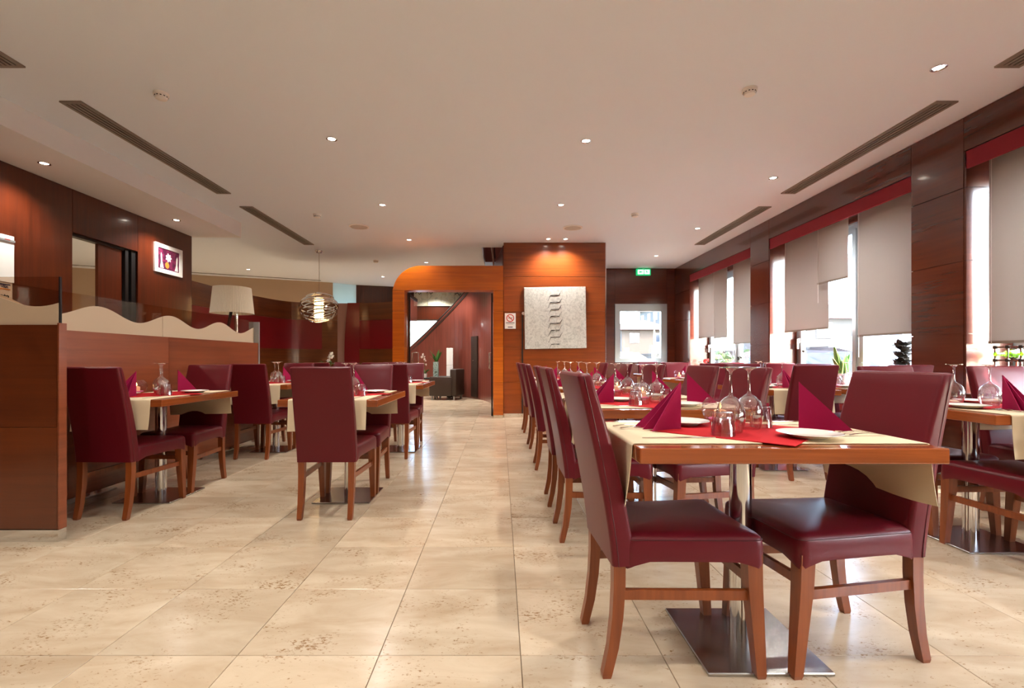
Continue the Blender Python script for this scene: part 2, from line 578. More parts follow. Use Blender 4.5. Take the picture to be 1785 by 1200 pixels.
def panel(parent, x0, x1, y0, y1, z0, z1, mat, name='panel', gap=G):
    """one veneer panel: the two longer sides are pulled in by the joint"""
    d = [x1 - x0, y1 - y0, z1 - z0]
    t = d.index(min(d))
    q = [gap, gap, gap]; q[t] = 0
    return obj(name, MB().box(x0 + q[0], x1 - q[0], y0 + q[1], y1 - q[1], z0 + q[2], z1 - q[2]), mat, parent)


# ---- floor: grout bed, travertine tiles
floor = struct(obj('floor', MB().box(-11.2, 4.6, -3.4, 15.2, -0.12, -0.006), 'grout'), 'cream travertine tile floor')
tm = MB()
hx, hy = TDX / 2 - 0.0012, TDY / 2 - 0.0012
tm.loft([[(-hx, -hy, -0.02), (hx, -hy, -0.02), (hx, hy, -0.02), (-hx, hy, -0.02)],
         [(-hx, -hy, -0.0012), (hx, -hy, -0.0012), (hx, hy, -0.0012), (-hx, hy, -0.0012)],
         [(-hx + .0012, -hy + .0012, 0), (hx - .0012, -hy + .0012, 0), (hx - .0012, hy - .0012, 0), (-hx + .0012, hy - .0012, 0)]], cap0=False)
tile_me = tm.mesh('tile', 'travertine')
rest = MB()
ix0, ix1 = int((-11.2 - TX0) / TDX) - 1, int((4.6 - TX0) / TDX)
iy0, iy1 = int((-3.4 - TY0) / TDY) - 1, int((15.2 - TY0) / TDY)
n_tiles = 0
for iy in range(iy0, iy1 + 1):
    for ix in range(ix0, ix1 + 1):
        cx, cy = TX0 + (ix + .5) * TDX, TY0 + (iy + .5) * TDY
        if cx - hx < -11.2 or cx + hx > 4.72 or cy + hy > 15.3 or cy - hy < -3.6:
            continue
        if 1.1 < cy < 7.7 and -3.1 < cx < 4.05 and abs(cx) < 1.12 * (cy + 0.25) + 0.2:
            link('tile', tile_me, floor, (cx, cy, 0)); n_tiles += 1
        else:
            rest.add([(v[0] + cx, v[1] + cy, v[2]) for v in tm.v], tm.f)
tf = obj('tile_field', rest, 'travertine', floor)
tf['kind'] = 'stuff'

# ---- ceiling with the stairwell opening, the lower soffit on the left
cb = MB()
cb.box(-11.2, 4.6, -3.4, 9.1, CEIL, CEIL + .15)
cb.box(-11.2, -0.36, 9.1, 15.2, CEIL, CEIL + .15)
cb.box(1.9, 4.6, 9.1, 11.4, CEIL, CEIL + .15)
cb.box(-0.36, 1.9, 11.2, 15.2, CEIL, CEIL + .15)
struct(obj('ceiling', cb, 'ceiling_paint'), 'white plaster ceiling')
struct(obj('trim_1', MB().box(XL - .1, -4.01, -3.4, 7.47, 2.93, CEIL), 'fascia_paint'), 'white lowered ceiling soffit along the left wall')
slot = MB().bar((-9.9, 10.62, CEIL - .002), (-4.8, 12.9, CEIL - .002), 0.05, 0.006)
struct(obj('trim_2', slot, 'vent_dark'), 'black slot running across the far left ceiling')
# stairwell shaft above the opening
sh = MB()
sh.box(-0.42, -0.36, 9.1, 11.2, CEIL + .15, 5.6)
sh.box(1.9, 1.96, 9.1, 11.2, CEIL + .15, 5.6)
sh.box(-0.42, 1.96, 9.04, 9.1, CEIL + .15, 5.6)
sh.box(-0.42, 1.96, 11.2, 11.26, CEIL + .15, 5.6)
sh.box(-0.42, 1.96, 9.04, 11.26, 5.6, 5.7)
struct(obj('wall_stairwell', sh, 'wood_lobby'))

# ---- right wall: pillars, header, sill wall, panels
wins = [(-1.37, 1.15), (1.69, 4.21), (4.75, 7.27), (7.81, 10.33)]
Z_SILL, Z_VAL0, Z_VAL1 = 0.75, 2.70, 2.855
core = MB()
ys = [-3.4] + [v for w in wins for v in w] + [11.35]
for i in range(0, len(ys), 2):
    core.box(XR + .02, 4.55, ys[i], ys[i + 1], 0, CEIL)
for a, b in wins:
    core.box(XR + .02, 4.55, a, b, Z_VAL1, CEIL)
    core.box(XR + .02, 4.55, a, b, 0, Z_SILL - .03)
    core.box(4.40, 4.55, a, b, Z_VAL0 + .05, Z_VAL1)
wall_r = struct(obj('wall_right', core, 'wood_pillar'), 'red-brown wood panelled wall with tall windows')
for i in range(0, len(ys), 2):
    for k in range(5):
        panel(wall_r, XR, XR + .02, ys[i], ys[i + 1], JOINTS[k], JOINTS[k + 1], 'wood_pillar')
for n, (a, b) in enumerate(wins):
    panel(wall_r, XR, XR + .02, a, b, Z_VAL1, CEIL, 'wood_pillar')
    panel(wall_r, XR, XR + .02, a, b, 0, Z_SILL - .03, 'wood_pillar')
    for k in range(1, 4):
        z0 = max(JOINTS[k], Z_SILL); z1 = JOINTS[k + 1]
        panel(wall_r, XR + .001, 4.44, b - .02, b, z0, z1, 'wood_pillar')
    panel(wall_r, XR + .001, 4.44, b - .02, b, 2.54, Z_VAL1, 'wood_pillar')
    struct(obj('trim_%d' % (3 + n), MB().rbox(XR + .004, XR + .026, a + .004, b - .004, Z_VAL0, Z_VAL1 - .004, .003, 1), 'valance_red'),
           'dark red fabric valance over the window blinds')
    # sill board
    obj('sill', MB().rbox(XR - .01, 4.47, a + .002, b - .022, Z_SILL - .03, Z_SILL, .006), 'wood_pillar', wall_r)
    # aluminium window: frame, two mullions, panes, handle
    fr = MB()
    X0, X1 = 4.45, 4.52
    fr.box(X0, X1, a, a + .07, Z_SILL, 2.75); fr.box(X0, X1, b - .07, b, Z_SILL, 2.75)
    fr.box(X0, X1, a + .07, b - .07, Z_SILL, Z_SILL + .06); fr.box(X0, X1, a + .07, b - .07, 2.69, 2.75)
    W = struct(obj('window_%d' % (n + 1), fr, 'alu'), 'grey aluminium window frame behind roller blinds')
    m1 = a + (b - a) * .5
    obj('mullion', MB().box(X0, X1, m1 - .035, m1 + .035, Z_SILL + .06, 2.69), 'alu', W)
    for p0, p1 in ((a + .07, m1 - .035), (m1 + .035, b - .07)):
        cs = MB()
        cs.box(X0 - .015, X1 - .02, p0, p0 + .06, Z_SILL + .06, 2.69); cs.box(X0 - .015, X1 - .02, p1 - .06, p1, Z_SILL + .06, 2.69)
        cs.box(X0 - .015, X1 - .02, p0 + .06, p1 - .06, Z_SILL + .06, Z_SILL + .12); cs.box(X0 - .015, X1 - .02, p0 + .06, p1 - .06, 2.63, 2.69)
        c = obj('casement', cs, 'alu', W)
        obj('pane', MB().box(4.478, 4.484, p0 + .06, p1 - .06, Z_SILL + .12, 2.63), 'window_glass', c)
    hd = MB().box(X0 - .035, X0 - .015, b - .115, b - .085, 1.29, 1.36)
    hd.rbox(X0 - .06, X0 - .035, b - .112, b - .088, 1.20, 1.35, .006)
    obj('handle', hd, 'white_plastic', W)
struct(obj('baseboard_right', MB().box(XR - .012, XR, -3.4, 11.19, 0, .07), 'alu'))

# ---- far right wall with its window
bk = MB()
bk.box(1.9, 2.64, 11.21, 11.35, 0, CEIL); bk.box(3.84, 4.05, 11.21, 11.35, 0, CEIL)
bk.box(2.64, 3.84, 11.21, 11.35, 0, .98); bk.box(2.64, 3.84, 11.21, 11.35, 2.33, CEIL)
wall_b = struct(obj('wall_back', bk, 'wood_pillar'), 'dark wood panelled wall at the far right')
for k in range(5):
    z0, z1 = JOINTS[k], JOINTS[k + 1]
    panel(wall_b, 1.9, 2.64, 11.19, 11.21, z0, z1, 'wood_pillar')
    panel(wall_b, 3.84, 4.03, 11.19, 11.21, z0, z1, 'wood_pillar')
panel(wall_b, 2.64, 3.84, 11.19, 11.21, 2.33, CEIL, 'wood_pillar')
panel(wall_b, 2.64, 3.84, 11.19, 11.21, 0, .98, 'wood_pillar')
fr = MB()
fr.box(2.64, 2.76, 11.17, 11.26, .98, 2.33); fr.box(3.70, 3.84, 11.17, 11.26, .98, 2.33)
fr.box(2.76, 3.70, 11.17, 11.26, .98, 1.07); fr.box(2.76, 3.70, 11.17, 11.26, 2.16, 2.33)
W = struct(obj('window_5', fr, 'alu'), 'grey framed window in the far wall')
obj('pane', MB().box(2.76, 3.70, 11.21, 11.216, 1.07, 2.16), 'window_glass', W)

# ---- wood block with the canvas, and the rounded door portal
BY = 8.72
blk = struct(obj('wall_block', MB().box(.06, 1.9, BY + .02, 11.2, 0, CEIL), 'wood_block'), 'orange-brown wood panelled block with the canvas')
for k in range(5):
    panel(blk, .05, 1.885, BY, BY + .02, max(JOINTS[k], .07), JOINTS[k + 1], 'wood_block')
obj('edge_trim', MB().box(1.887, 1.90, BY - .002, BY + .02, 0, CEIL), 'chrome', blk)
struct(obj('baseboard_back', MB().box(.05, 1.885, BY - .004, BY + .02, 0, .07), 'travertine'))

PY0, PY1 = 8.62, 8.90
pc = MB().box(-1.90, -1.74, PY0 + .02, PY1, 0, 2.28)
pc.box(-.12, .03, PY0 + .02, PY1, 0, 2.28)
arc = [(-1.43 - .47 * math.cos(t), 2.25 + .45 * math.sin(t)) for t in [PI / 2 * i / 12 for i in range(13)]]
pc.prism([(-1.90, 2.30)] + arc[1:] + [(.03, 2.70), (.03, 2.30)], 'y', PY0 + .02, PY1)
por = struct(obj('door_1', pc, 'wood_portal_lit'), 'wood door portal, lamp glow coloured in as gold, rounded upper corner')
arc = [(-1.43 - .50 * math.cos(t), 2.217 + .50 * math.sin(t)) for t in [PI / 2 * i / 16 for i in range(17)]]
zs = [0.05, 0.635, 1.27, 1.905, 2.28]
for k in range(4):
    obj('panel', MB().box(-1.93, -1.72, PY0, PY1, zs[k] + G, zs[k + 1] - G), 'wood_portal_lit', por)
    obj('panel', MB().box(-.134, .044, PY0, PY1, zs[k] + G, zs[k + 1] - G), 'wood_portal_lit', por)
obj('panel', MB().prism([(-1.93, 2.283)] + [p for p in arc if p[1] > 2.285] + [(.044, 2.717), (.044, 2.283)], 'y', PY0, PY1), 'wood_portal_lit', por)
obj('plinth', MB().box(-1.925, -1.725, PY0 - .003, PY1, 0, .05), 'travertine', por)
obj('plinth', MB().box(-.13, .04, PY0 - .003, PY1, 0, .05), 'travertine', por)

# ---- left wall with the sliding-door opening
lw = MB()
lw.box(XL - .12, XL - .02, -3.4, 5.34, 0, 2.93); lw.box(XL - .12, XL - .02, 6.30, 7.38, 0, 2.93)
lw.box(XL - .12, XL - .02, 5.34, 6.30, 2.45, 2.93)
wall_l = struct(obj('wall_left', lw, 'wood_v'), 'glossy red-brown wood wall on the left')
for y0, y1, z0, z1 in ((-3.4, -.9, 0, 2.93), (-.9, 1.6, 0, 2.93), (1.6, 3.9, 0, 2.93), (3.9, 5.34, 0, 2.93), (5.34, 6.30, 2.45, 2.93), (6.30, 7.38, 0, 2.93)):
    panel(wall_l, XL - .02, XL, y0, y1, z0, z1, 'wood_v')
panel(wall_l, XL - .12, XL - .0, 7.38, 7.40, 0, 2.93, 'wood_v', gap=.001)
dl = MB().box(XL - .085, XL - .05, 5.74, 6.10, 0, 2.45)
sd = struct(obj('door_2', dl, 'wood_v'), 'brown sliding door half open in the left wall')
obj('door_jamb', MB().box(XL - .12, XL - .022, 6.12, 6.17, 0, 2.449), 'black', sd)
obj('door_jamb', MB().box(XL - .12, XL - .022, 6.22, 6.299, 0, 2.449), 'black', sd)
obj('track', MB().box(XL - .11, XL - .03, 5.345, 6.12, 2.42, 2.449), 'black', sd)

# ---- far left: beige oblique wall, milk pane, wood wall, lobby walls
def wall_seg(mb, a, b, z0, z1, th=.08):
    a, b = Vector(a), Vector(b)
    n = Vector((-(b - a).y, (b - a).x)).normalized() * th
    return mb.loft([[(p.x, p.y, z) for p in (a, b, b + n, a + n)] for z in (z0, z1)])


wb = MB()
wall_seg(wb, (-11.2, 10.45), (-9.6, 11.2), 0, CEIL); wall_seg(wb, (-9.6, 11.2), (-6.93, 12.35), 0, CEIL)
wall_seg(wb, (-6.93, 12.35), (-4.61, 13.27), 0, CEIL)
wb.box(-11.28, -11.2, 1.9, 10.6, 0, CEIL); wb.box(-11.28, XL - .12, 1.82, 1.9, 0, CEIL)
struct(obj('wall_alcove', wb, 'beige_wall'), 'plain beige wall at the far left')
wp = MB()
wall_seg(wp, (-4.61, 13.27), (-4.09, 13.68), 0, 1.4)
struct(obj('wall_alcove_low', wp, 'beige_wall'))
struct(obj('window_6', wall_seg(MB(), (-4.66, 13.27), (-4.04, 13.72), 1.38, CEIL, .012), 'milk_pane'), 'pale frosted daylight pane above the curved screen')
ww = MB()
wall_seg(ww, (-4.09, 13.68), (-3.1, 14.0), 0, CEIL); wall_seg(ww, (-3.1, 14.0), (-3.1, 14.9), 0, CEIL)
ww.box(-3.1, -2.95, 14.9, 15.0, 0, CEIL); ww.box(-1.75, 1.96, 14.9, 15.0, 0, CEIL)
ww.box(-2.95, -1.75, 14.9, 15.0, 0, 1.2); ww.box(-2.95, -1.75, 14.9, 15.0, 2.28, CEIL)
ww.box(1.9, 1.96, 11.2, 14.9, 0, CEIL)
struct(obj('wall_lobby', ww, 'wood_v'), 'red-brown wood wall behind the lobby stair')
fr = MB().box(-2.95, -2.90, 14.92, 14.98, 1.2, 2.28).box(-1.80, -1.75, 14.92, 14.98, 1.2, 2.28)
fr.box(-2.90, -1.80, 14.92, 14.98, 1.2, 1.25).box(-2.90, -1.80, 14.92, 14.98, 2.23, 2.28)
W = struct(obj('window_7', fr, 'alu'), 'bright lobby window beyond the stair rail')
obj('pane', MB().box(-2.90, -1.80, 14.945, 14.951, 1.25, 2.23), 'window_glass', W)
struct(obj('wall_front', MB().box(-11.2, 4.6, -3.5, -3.4, 0, CEIL), 'beige_wall'), 'plain wall behind the viewer')

# ---- curved wood and red screen under the pendant
def spline(pts, n):
    out = []
    P = [Vector(p) for p in pts]
    P = [P[0] * 2 - P[1]] + P + [P[-1] * 2 - P[-2]]
    for i in range(1, len(P) - 2):
        for k in range(n):
            t = k / n
            a, b, c, d = P[i - 1], P[i], P[i + 1], P[i + 2]
            out.append(.5 * ((2 * b) + (c - a) * t + (2 * a - 5 * b + 4 * c - d) * t * t + (3 * b - a - 3 * c + d) * t ** 3))
    out.append(P[-2])
    return out


def ribbon(mb, pts, z0, z1, th):
    """upright curved board along pts; z0, z1 numbers or lists"""
    n = len(pts)
    Z0 = z0 if isinstance(z0, list) else [z0] * n
    Z1 = z1 if isinstance(z1, list) else [z1] * n
    rings = []
    for i, p in enumerate(pts):
        d = (pts[min(i + 1, n - 1)] - pts[max(i - 1, 0)]).normalized()
        w = Vector((-d.y, d.x)) * th
        rings.append([(p.x, p.y, Z0[i]), (p.x + w.x, p.y + w.y, Z0[i]), (p.x + w.x, p.y + w.y, Z1[i]), (p.x, p.y, Z1[i])])
    return mb.loft(rings)


SCR = 2.285
cpts = spline([(-4.84, 7.50), (-4.86, 8.5), (-4.77, 9.5), (-4.48, 10.35), (-3.60, 10.67)], 12)
scr = struct(obj('wall_screen', ribbon(MB(), [p + Vector((-.02, .03)) for p in cpts], 0, SCR - .01, .05), 'wood_screen'), 'curved wood screen wall with dark red middle band')
cuts = [0, 12, 24, 36, 44, 48]
for i in range(5):
    sg = cpts[cuts[i]:cuts[i + 1] + 1]
    last = i == 4
    for z0, z1, mt in ((0, 1.27, 'wood_screen'), (1.27, 1.905, 'wood_screen' if last else 'red_panel'), (1.905, SCR, 'wood_screen')):
        obj('panel', ribbon(MB(), sg, z0 + G, z1 - G, .02), mt, scr, smooth=40)
obj('panel', MB().box(-3.60, -3.28, 10.66, 10.70, 0, SCR), 'mauve_panel', scr)
rp = spline([(-3.10, 10.60), (-2.8, 10.55), (-2.35, 10.33), (-1.95, 10.05)], 8)
scr2 = struct(obj('wall_screen_right', ribbon(MB(), [p + Vector((.02, .03)) for p in rp], 0, SCR - .01, .05), 'wood_screen'), 'short curved wood and red screen beside the portal')
for z0, z1, mt in ((0, 1.27, 'wood_screen'), (1.27, 1.905, 'red_panel'), (1.905, SCR, 'wood_screen')):
    obj('panel', ribbon(MB(), rp, z0 + G, z1 - G, .02), mt, scr2, smooth=40)
ed = [(-3.36 - .07 * math.sin(PI * k / 10), SCR * k / 10) for k in range(11)]
obj('panel', MB().prism(ed + [(-3.10, SCR), (-3.10, 0)], 'y', 10.60, 10.63), 'red_panel', scr2)

# ---- stair wall in the lobby
spts = spline([(0.06, 8.95), (-.10, 10.5), (-.31, 12.0), (-.75, 13.0), (-1.4, 13.7), (-2.2, 14.1), (-3.06, 14.2)], 6)
ztop = [min(CEIL, max(.95, 1.41 + .909 * (p.x + 2.6))) for p in spts]
stw = struct(obj('wall_stair', ribbon(MB(), [p + Vector((.02, .03)) for p in spts], 0, [z - .01 for z in ztop], .05), 'wood_lobby'), 'dark curved wood wall of the lobby stair')
for i in range(0, len(spts) - 1, 2):
    obj('panel', ribbon(MB(), spts[i:i + 3], .03, [z for z in ztop[i:i + 3]], .02), 'wood_lobby', stw)
rail = [(p.x + .01, p.y + .02, z + .03) for p, z in zip(spts, ztop) if z < CEIL - .01]
obj('handrail', MB().tube(rail, .035, 8), 'black', stw, smooth=50)
obj('stringer', ribbon(MB(), [p + Vector((-.012, -.02)) for p, z in zip(spts, ztop) if z < CEIL - .01], [z - .13 for z in ztop if z < CEIL - .01], [z - .06 for z in ztop if z < CEIL - .01], .01), 'dark_brown', stw)
obj('baseboard', ribbon(MB(), spts, 0, .05, -.008), 'alu', stw)
# curved stair flank climbing through the ceiling opening
up = [Vector((-.30 + .16 * math.sin(t * 1.4), 9.2 + 1.9 * t)) for t in [k / 10 for k in range(11)]]
obj('stringer', ribbon(MB(), up, [3.05 + .9 * (1 - k / 10) for k in range(11)], [3.35 + 1.3 * (1 - k / 10) for k in range(11)], .03), 'wood_lobby', stw)
obj('handrail', MB().tube([(p.x, p.y, 3.37 + 1.3 * (1 - k / 10)) for k, p in enumerate(up)], .02, 8), 'black', stw)

# ---- low partition with waved frosted glass on the left
PW = 1.245
fx0, fx1, fy0, fy1 = -4.6, -2.537, 2.77, 2.82
par = MB().box(fx0, fx1 - .004, fy0 + .012, fy1 - .004, .07, PW - .004)
par.box(-3.05, -2.97, fy1, 5.88, 0.07, PW - .004)
pr = struct(obj('wall_partition', par, 'wood_part'), 'low wood partition topped with waved frosted glass')
for z0, z1 in ((.07, .656), (.656, PW)):
    panel(pr, fx0, fx1, fy0, fy0 + .012, z0, z1, 'wood_front', gap=.0015)
panel(pr, fx1 - .004, fx1 + .006, fy0, fy1, .07, PW + .01, 'wood_part', name='edge_post', gap=0)
for y0, y1 in ((fy1 + .005, 4.29), (4.29, 5.87)):
    panel(pr, -2.97, -2.945, y0, y1, .775, PW, 'wood_part', gap=.0015)
    panel(pr, -2.995, -2.975, y0, y1, .09, .775, 'wood_pillar', gap=.0015)
obj('edge_post', MB().box(-3.06, -2.94, 5.875, 5.90, 0, 1.50), 'alu', pr)
obj('baseboard', MB().box(fx0, fx1 + .004, fy0 - .004, fy1, 0, .068), 'chrome', pr)
obj('baseboard', MB().box(-3.05, -2.955, fy1 + .002, 5.874, 0, .088), 'chrome', pr)


def wave(u):
    return 1.394 + .047 * math.cos(2 * PI * (u - 3.61) / .78)


for y0, y1 in ((fy1 + .01, 4.287), (4.293, 5.87)):
    gp = obj('pane', MB().box(-3.012, -3.004, y0, y1, PW, 1.512), 'partition_glass', pr)
    n = 40
    ptsw = [(y0 + (y1 - y0) * i / n, wave(y0 + (y1 - y0) * i / n)) for i in range(n + 1)]
    obj('frosted_wave', MB().prism([(y0, PW)] + ptsw + [(y1, PW)], 'x', -3.003, -2.999), 'frost', gp)
gp = obj('pane', MB().box(fx0, fx1 - .012, 2.790, 2.798, PW, 1.522), 'partition_glass', pr)
ptsw = [(fx0 + (fx1 - .012 - fx0) * i / 60, 1.396 + .045 * math.cos(2 * PI * (fx0 + (fx1 - .012 - fx0) * i / 60 + 3.06) / .78)) for i in range(61)]
obj('frosted_wave', MB().prism([(fx0, PW)] + ptsw + [(fx1 - .012, PW)], 'y', 2.785, 2.789), 'frost', gp)
obj('pane_edge', MB().box(fx1 - .012, fx1 - .004, 2.788, 2.800, PW - .03, 1.522), 'black', pr)

# ================================================================== CEILING FITTINGS
SPOTS = []


def downlight(x, y, z, label, group, w=None, idx=[0]):
    if not SPOTS:
        ring = MB().lathe([(.050, 0), (.050, -.006), (.040, -.008), (.034, -.002), (.034, 0)], 24)
        lens = MB().lathe([(.0, -.0015), (.034, -.0015), (.034, 0)], 20, cap1=True)
        p = Proto('ceiling_spotlight', 'spotlight')
        p.part('trim_ring', ring, 'chrome', 40).part('lamp_lens', lens, 'lamp_emit')
        SPOTS.append(p)
    r = SPOTS[0].spawn((x, y, z), 0, label, group)
    ld = bpy.data.lights.new('spot_lamp', 'SPOT')
    ld.energy = w or LAMP_W
    ld.color = LAMP_COL
    ld.spot_size = math.radians(135)
    ld.spot_blend = 0.75
    ld.shadow_soft_size = 0.035
    lo = bpy.data.objects.new('spot_lamp', ld)
    COL.objects.link(lo); lo.parent = r; lo.location = (0, 0, -.02)
    return r


ORD = ['nearest', 'second', 'third', 'fourth', 'fifth', 'sixth', 'seventh', 'eighth']
rows = [('the row left of the aisle', [(-1.616, y) for y in (-1.2, .75, 2.7, 4.62, 6.59, 8.51, 10.5)], 3),
        ('the row right of the aisle', [(.82, y) for y in (-1.2, .75, 2.7, 4.66, 6.59)], 3),
        ('the row along the windows', [(3.16, y) for y in (-.75, 1.37, 3.49, 5.61, 7.77, 9.83)], 2)]
for nm, pts, n0 in rows:
    for i, (x, y) in enumerate(pts):
        k = i - n0
        lab = 'lit recessed ceiling spotlight, %s in view in %s' % (ORD[k], nm) if k >= 0 else '%s ceiling spotlight behind the view in %s' % (ORD[i], nm)
        downlight(x, y, CEIL, lab, 'recessed ceiling spotlights')
downlight(.83, 8.45, CEIL, 'left of the twin ceiling spotlights above the canvas', 'recessed ceiling spotlights')
downlight(1.13, 8.45, CEIL, 'right of the twin ceiling spotlights above the canvas', 'recessed ceiling spotlights')
for i, y in enumerate((.86, 2.75, 4.64, 6.53)):
    downlight(-4.38, y, 2.93, ['first spotlight behind the view in the left soffit', 'second spotlight behind the view in the left soffit', 'nearer lit spotlight in view in the lowered left soffit', 'farther lit spotlight in view in the lowered left soffit'][i], 'recessed ceiling spotlights')
for i, (x, y) in enumerate(((-7.2, 9.2), (-7.2, 5.5), (-9.3, 7.5), (-5.9, 11.3), (-3.0, 12.3), (-1.2, 11.2), (-1.5, 12.9), (-2.0, 14.3))):  # lamps added to brighten the far rooms, no fixtures known there
    downlight(x, y, CEIL, ORD[i] + ' added ceiling spotlight brightening the far rooms beyond the wood walls', 'recessed ceiling spotlights', w=LAMP_W * 2.3)

downlight(.8, 10.2, 5.6, 'added spotlight standing in for upstairs daylight at the top of the stairwell', 'recessed ceiling spotlights')  # lamp added to light the dark shaft in place of upstairs daylight
# slatted air vents
for side, x0, x1 in (('left', -3.60, -3.42), ('right', 3.55, 3.73)):
    for k, (y0, y1) in enumerate(((1.24, 3.48), (3.94, 6.13), (6.66, 8.86))):
        v = link('air_vent', None, None, ((x0 + x1) / 2, (y0 + y1) / 2, CEIL))
        hw, hl = (x1 - x0) / 2, (y1 - y0) / 2
        obj('backing', MB().box(-hw + .02, hw - .02, -hl + .02, hl - .02, -.003, 0), 'vent_dark', v)
        obj('frame', MB().box(-hw, -hw + .028, -hl, hl, -.012, 0).box(hw - .028, hw, -hl, hl, -.012, 0)
            .box(-hw + .028, hw - .028, -hl, -hl + .03, -.012, 0).box(-hw + .028, hw - .028, hl - .03, hl, -.012, 0), 'vent_metal', v)
        for q in (-.038, 0, .038):
            obj('slat', MB().bar((q, -hl + .03, -.008), (q, hl - .03, -.008), .020, .008), 'vent_metal', v)
        tag(v, 'long slatted dark ceiling vent, %s on the %s side' % (['nearest', 'middle', 'farthest'][k], side), 'vent', 'ceiling air vents')

sd_p = Proto('smoke_detector', 'detector')
sd_p.part('base', MB().lathe([(.055, 0), (.055, -.018), (.05, -.02)], 24, cap1=True), 'white_plastic', 40)
sd_p.part('sensor_head', MB().lathe([(.046, -.02), (.046, -.03), (.040, -.046), (.02, -.052), (.0, -.053)], 24), 'white_plastic', 40)
vr = MB()
for i in range(12):
    a = 2 * PI * i / 12
    vr.box(-.0, .0, 0, 0, 0, 0) if False else vr.bar((.0455 * math.cos(a), .0455 * math.sin(a), -.030), (.0475 * math.cos(a), .0475 * math.sin(a), -.030), .012, .006)
sd_p.part('vent_ring', vr, 'vent_dark')
for x, y, lb in ((-2.69, 3.83, 'nearest round white smoke detector on the left ceiling'), (1.94, 3.77, 'nearest round white smoke detector on the right ceiling'),
                 (-2.67, 7.03, 'farther small white smoke detector on the left ceiling'), (1.94, 7.0, 'farther small white smoke detector on the right ceiling'),
                 (-2.66, 10.3, 'farthest smoke detector on the ceiling left of the portal')):
    sd_p.spawn((x, y, CEIL), 0, lb, 'smoke detectors')
sp_p = Proto('ceiling_speaker', 'speaker')
sp_p.part('rim', MB().lathe([(.155, 0), (.155, -.008), (.135, -.012), (.135, -.004)], 32), 'white_plastic', 40)
sp_p.part('grille', MB().lathe([(.135, -.006), (.06, -.010), (0, -.011)], 32), 'speaker_mesh', 40)
sp_p.spawn((-2.25, 7.67, CEIL), 0, 'round flush ceiling speaker left of the aisle', 'ceiling speakers')
sp_p.spawn((1.15, 7.73, CEIL), 0, 'round flush ceiling speaker near the canvas', 'ceiling speakers')

# ================================================================== CHAIRS
def rounded(poly, r, seg=4):
    out = []
    n = len(poly)
    for i in range(n):
        p, a, b = Vector(poly[i]), Vector(poly[i - 1]), Vector(poly[(i + 1) % n])
        da, db = (a - p).normalized(), (b - p).normalized()
        s, e = p + da * r, p + db * r
        for k in range(seg + 1):
            t = k / seg
            out.append(s * (1 - t) ** 2 + p * 2 * t * (1 - t) + e * t ** 2)
    return out


chair = Proto('dining_chair', 'chair')
# seat: crowned top, skirt with slightly dropped corners
base = [(-.20, -.188), (.255, -.216), (.255, .216), (-.20, .188)]
per = rounded(base, .035, 5)
dense = []
for i in range(len(per)):
    a, b = per[i], per[(i + 1) % len(per)]
    n = max(1, int((b - a).length / .045))
    for k in range(n):
        dense.append(a.lerp(b, k / n))
cen = Vector((.03, 0))
corner = [Vector(p) for p in base]


def ring(scale_in, z, drop=0.0):
    out = []
    for p in dense:
        d = (cen - p)
        L_ = d.length
        q = p + d * min(1, scale_in / L_) if scale_in < 1 else cen
        dc = min((p - c).length for c in corner)
        out.append((q.x, q.y, z - drop * max(0, 1 - dc / .10) ** 2))
    return out


rings = [ring(.010, .400, .03), ring(.0, .388, .034), ring(-.004, .400, .03), ring(-.004, .43), ring(-.002, .452), ring(.003, .464), ring(.014, .4725), ring(.04, .478), ring(.09, .483)]
rings += [[(cen.x + (p.x - cen.x) * f, cen.y + (p.y - cen.y) * f, z) for p in dense] for f, z in ((.4, .4865), (.15, .487))]
seat = MB().loft(rings)
pts = [(p[0], p[1], p[2] + .0015) for p in ring(-.001, .4565)]
seam = MB().tube(pts + [pts[0]], .0016, 5, caps=False)
chair.part('seat', seat, 'leather', 35, kids=[('seam', seam, 'leather_seam', 60)])
# back: thick leaning slab, thinner and softer at the top
rings = []
NZ = 16
for k in range(NZ + 1):
    t = k / NZ
    z = .372 + (.990 - .372) * t
    rear = -.238 - .014 * t - .10 * t ** 1.35
    th = .078 - .030 * t
    hw = .192 + .002 * math.sin(t * PI)
    bulge = .006 * math.sin(PI * t)
    q = rounded([(rear, -hw), (rear + th + bulge, -hw + .004), (rear + th + bulge, hw - .004), (rear, hw)], .016, 4)
    rings.append([(p.x, p.y, z) for p in q])
for dz, sh in ((.005, .004), (.008, .010), (.009, .018)):
    c = [sum(p[i] for p in rings[NZ]) / len(rings[NZ]) for i in (0, 1)]
    rings.append([(c[0] + (p[0] - c[0]) * (1 - sh / .026), c[1] + (p[1] - c[1]) * (1 - sh / .19), .990 + dz) for p in rings[NZ]])
back = MB().loft(rings)
sm2 = {}
for sgn in (-1, 1):
    sm2[sgn] = MB().tube([(-.238 - .014 * t - .10 * t ** 1.35 + .020, sgn * .1925, .372 + .618 * t) for t in [i / 14 for i in range(15)]], .0013, 5)
chair.part('backrest', back, 'leather', 40, kids=[('seam', sm2[-1], 'leather_seam', 60), ('seam', sm2[1], 'leather_seam', 60)])


def leg(pts):
    """square tapering leg through (x, y, z, w)"""
    return MB().loft([[(x + i * w / 2, y + j * w / 2, z) for i, j in ((-1, -1), (1, -1), (1, 1), (-1, 1))] for x, y, z, w in pts])


